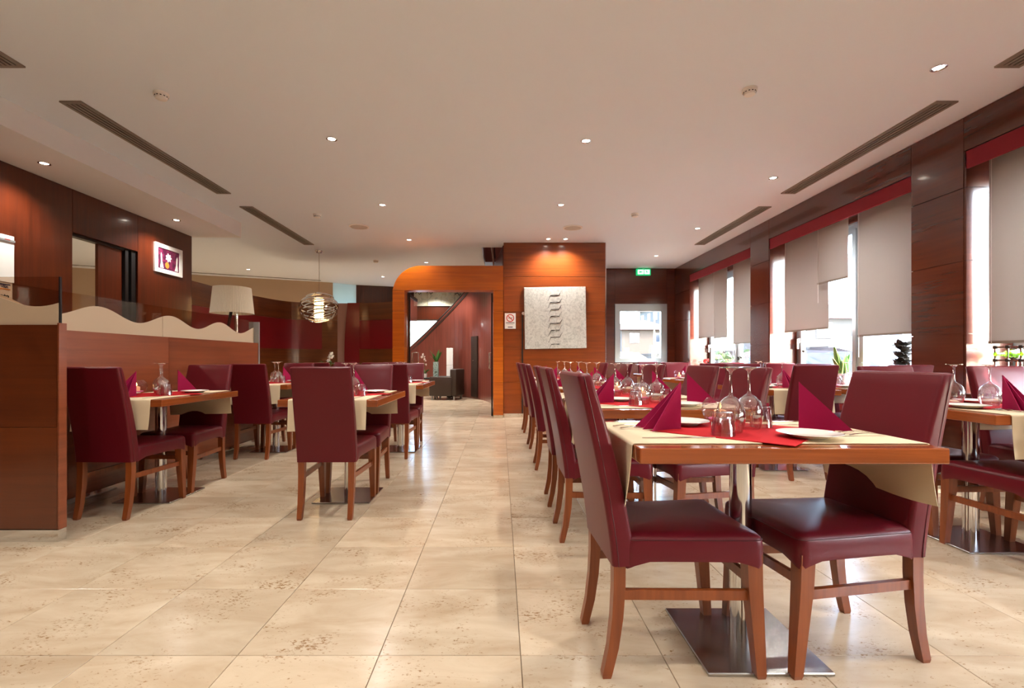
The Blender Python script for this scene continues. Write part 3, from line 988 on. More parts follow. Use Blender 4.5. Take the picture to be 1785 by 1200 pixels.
for sgn in (-1, 1):
    y = .163 * sgn
    chair.part('leg', leg([(-.213, y, .40, .040), (-.213, y, .30, .039), (-.219, y, .20, .037), (-.232, y, .10, .034), (-.252, y, 0.012, .031), (-.253, y, 0, .026)]), 'chair_wood')
    y = .188 * sgn
    chair.part('leg', leg([(.222, y, .41, .050), (.226, y, .30, .047), (.250, y, .012, .032), (.251, y, 0, .026)]), 'chair_wood')
    chair.part('stretcher', MB().bar((-.215, .163 * sgn, .272), (.228, .188 * sgn, .272), .018, .032), 'chair_wood')
chair.part('stretcher', MB().bar((.228, -.188, .315), (.228, .188, .315), .018, .032), 'chair_wood')

# ================================================================== TABLES AND WHAT STANDS ON THEM
TH, TLX, TLY = .775, .47, .335
table = Proto('dining_table', 'table')
table.part('tabletop', MB().rbox(-TLX, TLX, -TLY, TLY, TH - .048, TH, .004, 2), 'table_wood')
table.part('pole', MB().lathe([(.038, .012), (.038, TH - .056)], 28, cap0=True, cap1=True), 'chrome', 40)
table.part('top_bracket', MB().box(-.16, .16, -.03, .03, TH - .056, TH - .048).box(-.03, .03, -.16, .16, TH - .056, TH - .048), 'black')
table.part('base_plate', MB().rbox(-.21, .21, -.21, .21, 0, .012, .003, 1), 'steel_plate')


def runner_mb(sgn, seed):
    """cream runner lying on one end of the table and hanging over it"""
    rnd = random.Random(seed)
    path = [(.06, .0035)] + [(.06 + (TLX - .066) * i / 6, .0035) for i in range(1, 7)]
    for k in range(1, 5):
        a = PI / 2 * k / 4
        path.append((TLX - .006 + .012 * math.sin(a), -.0085 + .012 * math.cos(a)))
    x0, z0 = path[-1]
    for k in range(1, 8):
        path.append((x0 + .004 * k / 7, z0 - .195 * k / 7))
    ph = rnd.random() * 6
    grid = []
    nw = 14
    hw = .262
    for i, (x, z) in enumerate(path):
        row = []
        for j in range(nw + 1):
            v = -hw + 2 * hw * j / nw
            drop = max(0, -.0085 - z) / .195
            off = drop * (.010 + .012 * math.sin(v * 14 + ph)) + drop * drop * .012 * (abs(v) / hw) ** 6
            row.append((sgn * (x + off), v * (1 + .0 * drop), z - (.012 * drop * (v / hw) * .5)))
        grid.append(row if sgn > 0 else row[::-1])
    return MB().sheet(grid, .002)


runners = [[runner_mb(s, 11 * q + s).mesh('table_runner', 'cream_cloth', 60) for s in (-1, 1)] for q in range(3)]


def red_mb(seed):
    rnd = random.Random(seed)
    R = .325
    n = 12
    grid = []
    p1, p2 = rnd.random() * 6, rnd.random() * 6
    for i in range(n + 1):
        row = []
        for j in range(n + 1):
            u, v = i / n * 2 - 1, j / n * 2 - 1
            x, y = (u + v) / 2 * R * 1.06, (v - u) / 2 * R
            x += .008 * math.sin(3 * v + p1); y *= 1 - .02 * math.sin(2 * u + p2) ** 2
            z = .0062 + .0012 * math.sin(5 * u + p1) * math.sin(4 * v + p2)
            row.append((x, y, z))
        grid.append(row)
    return MB().sheet(grid, .002)


reds = [red_mb(q).mesh('table_centre_cloth', 'red_cloth', 60) for q in range(3)]

nap = MB()
def flap(c, bow, th=.004):
    A, B = Vector((0, 0, .178)), Vector((0, 0, 0))
    C = Vector(c)
    n = 8
    N_ = (C - B).cross(A - B).normalized()
    fr, bk_ = [], []
    idx = {}
    vs, fs = [], []
    for i in range(n + 1):
        for j in range(n + 1 - i):
            a, b = i / n, j / n
            p = A * a + C * b + B * (1 - a - b) + N_ * bow * 4 * b * (1 - a - b)
            idx[(i, j)] = len(vs); vs.append(p)
    m = len(vs)
    vs += [p + N_ * th for p in vs]
    for i in range(n):
        for j in range(n - i):
            t = [idx[(i, j)], idx[(i + 1, j)], idx[(i, j + 1)]]
            fs += [tuple(t), tuple(k + m for k in reversed(t))]
            if j < n - i - 1:
                t = [idx[(i + 1, j)], idx[(i + 1, j + 1)], idx[(i, j + 1)]]
                fs += [tuple(t), tuple(k + m for k in reversed(t))]
    edge = [(i, 0) for i in range(n)] + [(n - k, k) for k in range(n)] + [(0, n - k) for k in range(n)]
    for q in range(len(edge)):
        a, b = idx[edge[q]], idx[edge[(q + 1) % len(edge)]]
        fs.append((a, b, b + m, a + m))
    nap.add(vs, fs)
flap((-.135, -.062, 0), .012)
flap((-.165, .050, 0), -.010)
flap((-.15, -.006, 0), .004)
napkin = Proto('folded_napkin', 'napkin').part('cloth', nap, 'napkin', 50)

plate = Proto('side_plate', 'plate').part('plate', MB().lathe([(0, .004), (.055, .004), (.066, .010), (.098, .017), (.099, .0155), (.066, .006), (.058, 0), (0, 0)], 36), 'porcelain', 40)
wg = MB().lathe([(0, .122), (.020, .117), (.038, .100), (.0475, .072), (.0485, .050), (.043, .022), (.0365, 0), (.038, 0), (.0445, .022), (.050, .050), (.049, .074),
                 (.040, .103), (.022, .121), (.0075, .132), (.005, .145), (.0045, .205), (.007, .219), (.020, .228), (.040, .232), (.040, .2345), (0, .2345)], 28)
wine = Proto('wine_glass', 'glass').part('glass', wg, 'drink_glass', 50)
tb = MB()
prof = [(0, .060), (.026, .060), (.037, .0), (.040, 0), (.0385, .012), (.032, .076), (.030, .079), (0, .079)]
rg = []
for k, (r, z) in enumerate(prof):
    rr = []
    for i in range(32):
        a = 2 * PI * i / 32
        f = 1 + (.045 * math.cos(10 * a) if 4 <= k <= 5 else 0)
        rr.append((max(r, 1e-5) * f * math.cos(a), max(r, 1e-5) * f * math.sin(a), z))
    rg.append(rr)
tb.loft(rg, False, False)
tumbler = Proto('tumbler', 'glass').part('glass', tb, 'drink_glass', 50)
bowl = Proto('candle_bowl', 'candle')
bowl.part('bowl', MB().lathe([(0, .006), (.028, .008), (.058, .024), (.070, .052), (.063, .084), (.047, .103), (.049, .104), (.066, .085), (.0735, .052), (.060, .020), (.034, 0), (0, 0)], 28), 'bowl_glass', 60)
bowl.part('petals', MB().lathe([(0, .010), (.03, .011), (.046, .017), (.044, .021), (.0, .0225)], 16), 'petal_water', 60)
bowl.part('candle', MB().lathe([(0, .0225), (.022, .023), (.024, .034), (.023, .052), (.012, .056), (0, .055)], 20), 'wax', 60,
          kids=[('wick', MB().tube([(0, 0, .055), (.001, 0, .061)], .001, 5), 'black', None)])
bowl.part('flame', MB().lathe([(0, .059), (.004, .063), (.0052, .069), (.003, .077), (0, .086)], 10), 'flame', 60)

kn = MB().sheet([[(-.125 + .25 * i / 12, s * (.005 if i < 6 else .0085 * (1 - max(0, i - 9) * .2)), .003) for s in (-1, 1)] for i in range(13)], .003)
knife = Proto('table_knife', 'knife').part('knife', kn, 'steel', 40)
fk = MB().sheet([[(-.105 + .13 * i / 8, s * (.0065 - .003 * math.sin(PI * i / 8)), .004 + .006 * math.sin(PI * i / 8)) for s in (-1, 1)] for i in range(9)], .002)
fk.sheet([[(.025 + .035 * i / 4, s * (.005 + .007 * i / 4), .004 + .004 * math.sin(PI * i / 4)) for s in (-1, 1)] for i in range(5)], .002)
for q in (-.0095, -.0032, .0032, .0095):
    fk.bar((.060, q, .0035), (.100, q, .0075), .0034, .002)
fork = Proto('table_fork', 'fork').part('fork', fk, 'steel', 40)


def at(tx, ty, rz, lx, ly):
    c, s = math.cos(rz), math.sin(rz)
    return tx + lx * c - ly * s, ty + lx * s + ly * c


H = PI / 2
# key, x, y, rotation, phrase, side names (-x end, +x end), detail
A_ = ('aisle side', 'window side')
N_F = ('near end', 'far end')
TABLES = [
    ('T1', .892, 1.80, 0, 'nearest table', A_, 3),
    ('T2', .90, 2.92, 0, 'second table right of the aisle', A_, 3),
    ('T3', .90, 3.60, 0, 'third table right of the aisle', A_, 2),
    ('T4', .89, 4.72, 0, 'fourth table right of the aisle', A_, 2),
    ('T5', .89, 5.82, 0, 'fifth table right of the aisle', A_, 1),
    ('T6', .88, 7.05, 0, 'sixth table right of the aisle', A_, 1),
    ('L1', -2.60, 3.70, H, 'front table at the glass partition', N_F, 2),
    ('L2', -2.60, 5.60, H, 'second table at the glass partition', N_F, 1),
    ('L3', -2.62, 7.55, H, 'far table below the pendant lamp', N_F, 0),
    ('M1', -1.158, 3.70, H, 'front table left of the aisle', N_F, 2),
    ('M2', -1.165, 5.62, H, 'second table left of the aisle', N_F, 1),
    ('M3', -1.80, 7.55, H, 'third table left of the aisle', N_F, 0),
    ('R1', 2.72, 2.80, H, 'front table of the window row', N_F, 3),
    ('S1', 3.50, 2.80, H, 'front table right against the sill', N_F, 2),
    ('R2', 2.66, 4.72, H, 'second table of the window row', N_F, 2),
    ('S2', 3.46, 4.72, H, 'second table right against the sill', N_F, 1),
    ('R3', 2.66, 6.65, H, 'third table of the window row', N_F, 1),
    ('S3', 3.46, 6.65, H, 'third table right against the sill', N_F, 1),
    ('R4', 2.85, 8.70, H, 'last table before the far window', N_F, 1),
]
OFF = .300
jit = random.Random(5)
for ti, (key, tx, ty, rz, ph, sides, det) in enumerate(TABLES):
    table.spawn((tx, ty, 0), rz, 'square-edged wood dining table on a chrome pedestal, ' + ph, 'pedestal dining tables')
    zt = TH
    for q, s in enumerate((-1, 1)):
        e = sides[q]
        r = link('table_runner', runners[ti % 3][q], None, (tx, ty, zt), rz)
        tag(r, 'cream runner hanging over the %s of the %s' % (e, ph), 'table runner', 'cream table runners')
        cx, cy = at(tx, ty, rz, s * OFF, jit.uniform(-.01, .01))
        crz = rz + (0 if s < 0 else PI) + jit.uniform(-.03, .03)
        if key == 'T1' and s < 0:
            crz += .03; cy -= .035
        if key in ('T1', 'T2', 'T3', 'T4') and s > 0:
            crz += {'T1': .10, 'T2': .16, 'T3': .12, 'T4': .12}[key]
        chair.spawn((cx, cy, 0), crz, 'burgundy leather chair at the %s of the %s' % (e, ph), 'burgundy dining chairs')
    tag(link('table_centre_cloth', reds[ti % 3], None, (tx, ty, zt), rz), 'red square cloth laid cornerwise on the ' + ph, 'tablecloth', 'red centre cloths')
    zi = zt + .0078
    zc = zt + .0038
    if det == 0:
        continue
    for q, s in enumerate((-1, 1)):
        e = sides[q]
        fz = rz + (0 if s < 0 else PI)
        x, y = at(tx, ty, rz, s * .235 - .025 * (s < 0) * -1, .03)
        napkin.spawn((x, y, zi), fz + jit.uniform(-.15, .15), 'folded magenta napkin at the %s of the %s' % (e, ph), 'folded napkins')
        x, y = at(tx, ty, rz, s * .15, -s * .165)
        plate.spawn((x, y, zi), 0, 'small white plate at the %s of the %s' % (e, ph), 'side plates')
        g = (-.06, -.05) if s < 0 else (.055, .045)
        x, y = at(tx, ty, rz, *g)
        wine.spawn((x, y, zi), 0, 'upturned wine glass nearer the %s of the %s' % (e, ph), 'upturned wine glasses')
        g = (-.12, -.12) if s < 0 else (.125, .09)
        x, y = at(tx, ty, rz, *g)
        tumbler.spawn((x, y, zi), 0, 'upturned tumbler nearer the %s of the %s' % (e, ph), 'upturned tumblers')
        if det >= 2:
            x, y = at(tx, ty, rz, s * .29, s * .165)
            knife.spawn((x, y, zc), rz + (0 if s < 0 else PI) + jit.uniform(-.04, .04), 'steel knife at the %s of the %s' % (e, ph), 'table knives')
            x, y = at(tx, ty, rz, s * .33, -s * .065)
            fork.spawn((x, y, zc), fz + .12, 'inner fork at the %s of the %s' % (e, ph), 'table forks')
        if det >= 3:
            x, y = at(tx, ty, rz, s * .345, -s * .115)
            fork.spawn((x, y, zc), fz + .06, 'outer fork at the %s of the %s' % (e, ph), 'table forks')
    x, y = at(tx, ty, rz, .015, .20)
    bowl.spawn((x, y, zi), 0, 'round glass bowl with a lit candle on the ' + ph, 'candle bowls')

# ================================================================== BLINDS
def blind(x, y0, y1, zb, label, ztop=2.80):
    b = link('roller_blind', None, None, (x, (y0 + y1) / 2, ztop))
    h = (y1 - y0) / 2
    grid = [[(.002 * math.sin(j * .7 + i), -h + 2 * h * j / 10, (zb - ztop) * i / 8) for j in range(11)] for i in range(9)]
    obj('fabric', MB().sheet(grid, .0015), 'blind_fabric', b, smooth=60)
    obj('bottom_bar', MB().bar((0, -h, zb - ztop), (0, h, zb - ztop), .012, .022), 'vent_metal', b)
    obj('roller', MB().tube([(.03, -h, .02), (.03, h, .02)], .028, 12), 'alu', b, smooth=50)
    obj('cord', MB().tube([(-.01, h - .03, .0), (-.01, h - .03, zb - ztop - .25)], .0018, 5), 'white_plastic', b)
    tag(b, label, 'blind', 'roller blinds')


blind(4.16, -1.30, -.10, 1.30, 'beige roller blind in the window behind the view, near half')
blind(4.16, -.05, 1.08, 1.30, 'beige roller blind in the window behind the view, far half')
blind(4.16, 1.76, 2.86, 1.19, 'beige roller blind mostly out of view in the nearest window')
blind(4.16, 2.90, 4.12, 1.19, 'beige roller blind at the right edge of the photo above the wine rack')
blind(4.17, 6.15, 7.10, 1.45, 'long beige blind on the left of the middle window')
blind(4.11, 5.72, 6.28, 2.025, 'short beige blind in the centre of the middle window')
blind(4.17, 4.80, 5.65, 1.32, 'long wide beige blind on the right of the middle window')
blind(4.17, 9.38, 10.19, 1.50, 'long beige blind on the left of the farthest window')
blind(4.12, 8.80, 9.36, 1.46, 'darker narrow beige blind in the centre of the farthest window')
blind(4.17, 7.95, 8.68, 1.33, 'long beige blind on the right of the farthest window')

# ================================================================== LAMPS
pd = tag(link('pendant_lamp', None, None, (-3.52, 9.36, CEIL)), 'round chrome ring pendant lamp with glowing crystal core', 'lamp')
obj('canopy', MB().lathe([(.07, 0), (.07, -.01), (.05, -.045), (0, -.055)], 24, cap0=True), 'chrome', pd, smooth=50)
obj('cord', MB().tube([(0, 0, -.05), (.004, 0, -.45), (0, 0, -.84)], .004, 6), 'vent_metal', pd)
obj('cap', MB().lathe([(0, -.80), (.05, -.81), (.11, -.835), (.115, -.85), (0, -.85)], 24), 'chrome', pd, smooth=50)
CZ = -1.125
core_ = obj('crystal_cylinder', MB().lathe([(.075, CZ - .19), (.075, CZ + .20)], 20, cap0=True, cap1=True), 'crystal', pd, smooth=40)
cr = MB()
for k in range(9):
    for i in range(14):
        a = 2 * PI * (i + .5 * (k % 2)) / 14
        c, s_ = math.cos(a), math.sin(a)
        z = CZ - .175 + .044 * k
        u = .018
        P = lambda r, t, zz: ((r * c - t * s_), (r * s_ + t * c), zz)
        cr.add([P(.076, -u, z), P(.076, 0, z - u), P(.076, u, z), P(.076, 0, z + u), P(.098, 0, z)], [(0, 1, 4), (1, 2, 4), (2, 3, 4), (3, 0, 4)])
obj('crystal_beads', cr, 'crystal', core_)
for k in range(8):
    t = -.75 + 1.5 * k / 7
    rr_ = .36 * math.sqrt(max(.08, 1 - t * t))
    mt = Matrix.Rotation(math.radians(-16 + 5 * (k % 3)), 4, 'Y') @ Matrix.Rotation(math.radians(-13), 4, 'X')
    rings = []
    for i in range(49):
        a = 2 * PI * i / 48
        q = []
        for dr, dz in ((-.003, -.011), (.003, -.011), (.003, .011), (-.003, .011)):
            v = mt @ Vector(((rr_ + dr) * math.cos(a), (rr_ + dr) * math.sin(a), .27 * t + dz))
            q.append((v.x, v.y, v.z + CZ + .02))
        rings.append(q)
    obj('ring', MB().loft(rings, False, False), 'chrome', pd, smooth=40)
st = MB()
for i in range(4):
    a = PI / 2 * i + .5
    st.tube([(.10 * math.cos(a), .10 * math.sin(a), -.845), (.22 * math.cos(a), .22 * math.sin(a), CZ + .22), (.34 * math.cos(a), .34 * math.sin(a), CZ + .04), (.25 * math.cos(a), .25 * math.sin(a), CZ - .18), (.06 * math.cos(a), .06 * math.sin(a), CZ - .26)], .004, 6)
obj('hoop_stays', st, 'chrome', pd, smooth=50)

fl_ = tag(link('floor_lamp', None, None, (-3.36, 6.05, 0)), 'lamp with pleated cream shade and chrome stem behind the partition', 'lamp')
obj('base', MB().lathe([(.16, 0), (.16, .015), (.14, .025), (.0, .03)], 32, cap0=True), 'chrome', fl_, smooth=40)
obj('pole', MB().tube([(.05, 0, .025), (.05, 0, 1.68)], .022, 14), 'chrome', fl_, smooth=50)
obj('inner_stem', MB().tube([(-.05, 0, .025), (-.05, 0, 1.45), (-.02, 0, 1.62), (0, 0, 1.72)], .018, 12), 'black', fl_, smooth=50)
rg = []
for r, z in ((.245, 1.62), (.243, 1.635), (.213, 1.935), (.211, 1.945), (.207, 1.945), (.209, 1.93), (.238, 1.63), (.240, 1.62)):
    rg.append([((r + .003 * math.cos(80 * 2 * PI * i / 240)) * math.cos(2 * PI * i / 240), (r + .003 * math.cos(80 * 2 * PI * i / 240)) * math.sin(2 * PI * i / 240), z) for i in range(240)])
rg.append(rg[0])
obj('lamp_shade', MB().loft(rg, False, False), 'lamp_shade', fl_, smooth=50)

# ================================================================== PICTURES AND SIGNS
cv = tag(link('canvas_painting', None, None, ((.424 + 1.53) / 2, BY, 1.794)), 'square pale grey canvas with a column of dark brush marks', 'painting')
cv.rotation_euler = (0, math.radians(-.9), 0)
obj('canvas', MB().rbox(-.553, .553, -.045, -.002, -.553, .553, .004, 1), 'canvas', cv)
rb = random.Random(3)
for k in range(8):
    z = .40 - .125 * k
    w = .085 + rb.uniform(-.01, .01)
    bs = MB()
    bs.tube([(-.13 + rb.uniform(-.01, .01), -.046, z - .10), (-w, -.046, z)], [.002, .0035], 5)
    bs.tube([(-w, -.046, z), (0, -.046, z - .008), (w - .01, -.046, z + .002)], [.005, .003, .005], 5)
    bs.tube([(-w, -.046, z + .004), (0, -.046, z + .012), (w - .01, -.046, z + .004)], [.0025, .0025, .0025], 5)
    if k < 7:
        bs.tube([(w - .01, -.046, z), (w + .035, -.046, z + .085 + rb.uniform(-.02, .01))], [.0045, .002], 5)
    obj('brush_stroke', bs, 'ink', cv)

ns = tag(link('no_smoking_sign', None, None, (.17, BY, 1.74)), 'white no smoking sign with a red ring beside the portal', 'sign')
obj('board', MB().rbox(-.098, .098, -.006, -.001, -.14, .14, .001, 1), 'white_paper', ns)
rg = [[(math.cos(a) * r, y, .052 + math.sin(a) * r) for r, y in ((.056, -.0061), (.070, -.0061), (.070, -.0075), (.056, -.0075))] for a in [2 * PI * i / 40 for i in range(41)]]
obj('ban_ring', MB().loft(rg, False, False), 'sign_red', ns)
obj('ban_bar', MB().bar((-.043, -.0068, .095), (.043, -.0068, .009), .0014, .013, up=(1, 0, 1)), 'sign_red', ns)
obj('cigarette', MB().bar((-.034, -.0064, .052), (.03, -.0064, .052), .0008, .010).bar((.033, -.0064, .052), (.040, -.0064, .052), .0008, .010).bar((.036, -.0064, .066), (.041, -.0064, .075), .0008, .003), 'black', ns)
obj('print_lines', MB().box(-.075, .075, -.0066, -.0061, -.033, -.027).box(-.08, .08, -.0066, -.0061, -.042, -.036).box(-.06, .06, -.0066, -.0061, -.064, -.060).box(-.045, .045, -.0066, -.0061, -.118, -.104), 'black', ns)

sw = tag(link('call_button', None, None, (.405, BY, 1.875)), 'round white wall button on a dark strip beside the canvas', 'button')
obj('button', MB().loft([[(math.cos(a) * r, y, math.sin(a) * r) for a in [2 * PI * i / 24 for i in range(24)]] for r, y in ((.028, -.002), (.028, -.022), (.022, -.028), (.008, -.028), (.007, -.024))]), 'white_plastic', sw, smooth=40)
obj('conduit', MB().box(-.028, -.004, -.014, -.001, -1.80, .0), 'dark_brown', sw)

ex = tag(link('exit_sign', None, None, (3.28, 11.13, 3.055)), 'green lit emergency exit sign at the far right', 'sign')
obj('housing', MB().rbox(-.165, .165, -.03, .03, -.075, .075, .008), 'exit_green', ex)
obj('light_panel', MB().box(-.135, .0, -.034, -.030, -.05, .05), 'exit_white', ex)
obj('light_panel', MB().box(.02, .135, -.034, -.030, -.05, .05), 'exit_white', ex)
obj('arrow', MB().prism([(-.11, 0), (-.075, .035), (-.075, .012), (-.03, .012), (-.03, -.012), (-.075, -.012), (-.075, -.035)], 'y', -.037, -.034), 'exit_green', ex)
man = MB().prism([(.055 + .012 * math.cos(a), .033 + .012 * math.sin(a)) for a in [2 * PI * i / 10 for i in range(10)]], 'y', -.037, -.034)
man.bar((.06, -.0355, .02), (.075, -.0355, -.008), .003, .022, up=(1, 0, .4)).bar((.072, -.0355, -.006), (.05, -.0355, -.04), .003, .010, up=(1, 0, 0)).bar((.075, -.0355, -.008), (.10, -.0355, -.022), .003, .010)
man.bar((.10, -.0355, -.022), (.10, -.0355, -.042), .003, .010, up=(1, 0, 0)).bar((.062, -.0355, .016), (.09, -.0355, .010), .003, .008).bar((.060, -.0355, .016), (.038, -.0355, .002), .003, .008)
obj('running_figure', man, 'exit_green', ex)
obj('bracket', MB().box(-.02, .02, -.012, .012, .075, CEIL - 3.055), 'white_plastic', ex)

pf = tag(link('picture_frame', None, None, (XL, 6.87, 2.455)), 'small white framed plum-coloured picture on the left wall', 'picture')
fm = MB()
fm.box(0, .022, -.285, -.225, -.20, .20).box(0, .022, .225, .285, -.20, .20).box(0, .022, -.225, .225, .145, .20).box(0, .022, -.225, .225, -.20, -.145)
obj('frame', fm, 'white_paper', pf)
obj('print', MB().box(.002, .010, -.225, .225, -.145, .145), 'art_plum', pf)
fwr = MB().prism([((.052 + .012 * math.cos(7 * a)) * math.cos(a), .03 + (.052 + .012 * math.cos(7 * a)) * math.sin(a)) for a in [2 * PI * i / 42 for i in range(42)]], 'x', .010, .012)
fwr.prism([(-.17, -.13), (-.10, -.13), (-.13, -.04), (-.135, .05), (-.15, .08), (-.16, .05), (-.155, -.04)], 'x', .010, .012)
fwr.prism([(.20, -.13), (.13, -.13), (.16, -.04), (.165, .05), (.18, .08), (.19, .05), (.185, -.04)], 'x', .010, .012)
obj('pale_shapes', fwr, 'petal_white', pf)
obj('amber_shape', MB().prism([(-.03 + .04 * math.cos(a), -.08 + .045 * math.sin(a)) for a in [2 * PI * i / 16 for i in range(16)]], 'x', .010, .0125), 'pot_ochre', pf)

nb = tag(link('notice_board', None, None, (XL, 4.29, 2.02)), 'white flip board on the left wall at the photo edge', 'board')
obj('sheet', MB().rbox(.001, .012, -.40, .40, -.235, .215, .002, 1), 'white_paper', nb)
obj('clip_rail', MB().box(.012, .022, -.40, .40, .155, .175), 'alu', nb)
obj('clip_badge', MB().box(.022, .024, .30, .35, .168, .176), 'sign_red', nb)
cd = tag(link('card_sign', None, None, (XL, 4.53, 1.675)), 'white bank card sign with dark lettering on the left wall', 'sign')
obj('board', MB().rbox(.001, .008, -.145, .145, -.11, .115, .001, 1), 'white_paper', cd)
obj('card_band', MB().box(.008, .0095, .012, .125, .080, .092), 'sign_navy', cd)
obj('card_band', MB().box(.008, .0095, .012, .125, .036, .046), 'sign_orange', cd)
obj('card_band', MB().box(.008, .0095, -.125, -.012, .036, .092), 'sign_red', cd)
obj('corner_mark', MB().box(.008, .0095, .08, .14, -.10, -.075), 'sign_navy', cd)
for txt, size, yy, zz, mt in (('VISA', .034, .070, .063, 'sign_navy'), ('moneta', .076, .0, -.028, 'black')):
    me = text_mb(txt, size, bold=True)
    me.materials.clear(); me.materials.append(MATS[mt])
    t = link('lettering', me, cd, (.0095, yy, zz))
    t.rotation_euler = (PI / 2, 0, PI / 2)
obj('ledge', MB().box(.0, .09, -.145, .145, -.13, -.112), 'wood_v', cd)

# ================================================================== GLASS DOOR LEAVES
for x, y0, lab in ((-.165, 8.95, 'open glass door leaf at the right of the portal'), (-1.69, 8.95, 'open glass door leaf at the left of the portal')):
    d = tag(link('glass_door', None, None, (x, y0, 0)), lab, 'door', 'glass door leaves')
    obj('pane', MB().box(-.005, .005, .01, .80, .01, 2.26), 'window_glass', d)
    obj('edge_rail', MB().box(-.012, .012, .0, .02, 0, 2.27).box(-.012, .012, .02, .80, 0, .05).box(-.012, .012, .02, .80, 2.2, 2.26), 'black', d)
    for s in (-1, 1):
        obj('handle', MB().tube([(s * .006, .62, .86), (s * .06, .62, .86), (s * .06, .62, 1.18), (s * .006, .62, 1.18)], .012, 10), 'chrome', d, smooth=50)

# ================================================================== SILL THINGS
def leaf_mb(mb, base, tip, w, bend=(0, 0, 0), n=7, th=.0025):
    a, b = Vector(base), Vector(tip)
    d = (b - a)
    side = d.cross(Vector((0.3, 0.2, 1)) if abs(d.normalized().z) < .9 else Vector((random.uniform(-1, 1), random.uniform(-1, 1), 0))).normalized()
    bd = Vector(bend)
    grid = []
    for i in range(n + 1):
        t = i / n
        p = a + d * t + bd * math.sin(PI * t)
        ww = w * (math.sin(PI * (.12 + .88 * t)) ** .7 if t < 1 else 0) / 1.0
        ww = max(ww, .0008)
        grid.append([p - side * ww / 2, p, p + side * ww / 2])
    return mb.sheet(grid, th)


def pot(parent, r, h, mat):
    obj('pot', MB().lathe([(r * .75, 0), (r, h), (r * .9, h), (r * .7, h * .85), (0, h * .85)], 24, cap0=True), mat, parent, smooth=40)
    obj('soil', MB().lathe([(r * .86, h * .85), (r * .4, h * .9), (0, h * .9)], 20), 'soil', parent)


sv = tag(link('snake_plant', None, None, (4.25, 6.0, Z_SILL)), 'snake plant with tall striped leaves on the middle window sill', 'plant')
pot(sv, .085, .12, 'pot_white')
rs = random.Random(9)
for i in range(13):
    a = rs.uniform(0, 2 * PI); lean = rs.uniform(.02, .13); hgt = rs.uniform(.26, .40) if i else .48
    b = (rs.uniform(-.04, .04), rs.uniform(-.04, .04), .10)
    tip = (b[0] + lean * math.cos(a), b[1] + lean * math.sin(a), hgt)
    random.seed(i)
    lf = obj('leaf', leaf_mb(MB(), b, tip, .052), 'leaf_edge', sv, smooth=60)
    random.seed(i)
    obj('leaf_blade', leaf_mb(MB(), b, tip, .040, th=.005), 'leaf', lf, smooth=60)
dk = tag(link('potted_plant', None, None, (4.25, 5.12, Z_SILL)), 'dark bushy dried plant on the right of the middle sill', 'plant')
pot(dk, .06, .16, 'pot_white')
for i in range(70):
    a = rs.uniform(0, 2 * PI); z = rs.uniform(.20, .47); r = rs.uniform(.06, .12)
    random.seed(i)
    obj('leaf', leaf_mb(MB(), (0, 0, z - .03), (r * math.cos(a), r * math.sin(a), z + rs.uniform(-.03, .06)), .065, n=4), 'leaf_dark', dk, smooth=60)
oc = tag(link('flower_pot', None, None, (4.25, 6.82, Z_SILL)), 'small ochre pot with a dried flower stem on the middle sill', 'plant')
pot(oc, .07, .22, 'pot_ochre')
obj('stem', MB().tube([(0, 0, .18), (.01, -.02, .30), (0, -.03, .40)], .004, 6), 'stem', oc)
obj('seed_head', MB().lathe([(0, 0), (.02, .012), (.022, .03), (0, .045)], 10, c=(0, -.03, .39)), 'leaf_dark', oc, smooth=60)


def orchid(loc, label, h=.45, nfl=6, fcol='petal_white', pc_='pot_white', dark=False, lean=(.1, -.1), pr_=.06):
    o = tag(link('potted_orchid', None, None, loc), label, 'plant')
    pot(o, pr_, .11, pc_)
    rr = random.Random(int(abs(loc[0] * 100) + abs(loc[1] * 10)))
    path = [(lean[0] * t * t, lean[1] * t * t, .1 + (h - .1) * (1.6 * t - .6 * t * t)) for t in [k / 8 for k in range(9)]]
    obj('stem', MB().tube(path, .004, 6), 'stem', o)
    for k in range(6):
        a = rr.uniform(0, 2 * PI)
        random.seed(k)
        obj('leaf', leaf_mb(MB(), (0, 0, .1), (.14 * math.cos(a), .14 * math.sin(a), .16 + rr.uniform(0, .08)), .05, (0, 0, .04)), 'leaf_dark' if dark and k % 2 else 'leaf', o, smooth=60)
    for k in range(nfl):
        p = path[8 - k % 6]
        c = Vector((p[0] + rr.uniform(-.04, .04), p[1] + rr.uniform(-.04, .04), p[2] + rr.uniform(-.02, .03)))
        m = MB()
        for q in range(5):
            a = 2 * PI * q / 5 + k
            random.seed(q)
            leaf_mb(m, c, c + Vector((.035 * math.cos(a), -.01, .035 * math.sin(a))), .032, n=4, th=.002)
        obj('flower', m, fcol, o, smooth=60)
    return o


orchid((4.22, 9.35, Z_SILL), 'white orchid on the far window sill', .50, 7, dark=True)
orchid((4.24, 10.05, Z_SILL), 'small plant with red flowers on the far window sill', .30, 6, 'petal_red', lean=(.02, -.05))
orchid((4.24, 8.55, Z_SILL), 'leafy potted plant at the right of the far window sill', .34, 3, 'leaf_dark', dark=True, lean=(-.05, -.05))
orchid((-2.74, 7.62, TH + .0078), 'white orchid standing on the far table below the pendant', .33, 8, lean=(.10, -.06), pc_='pot_white')

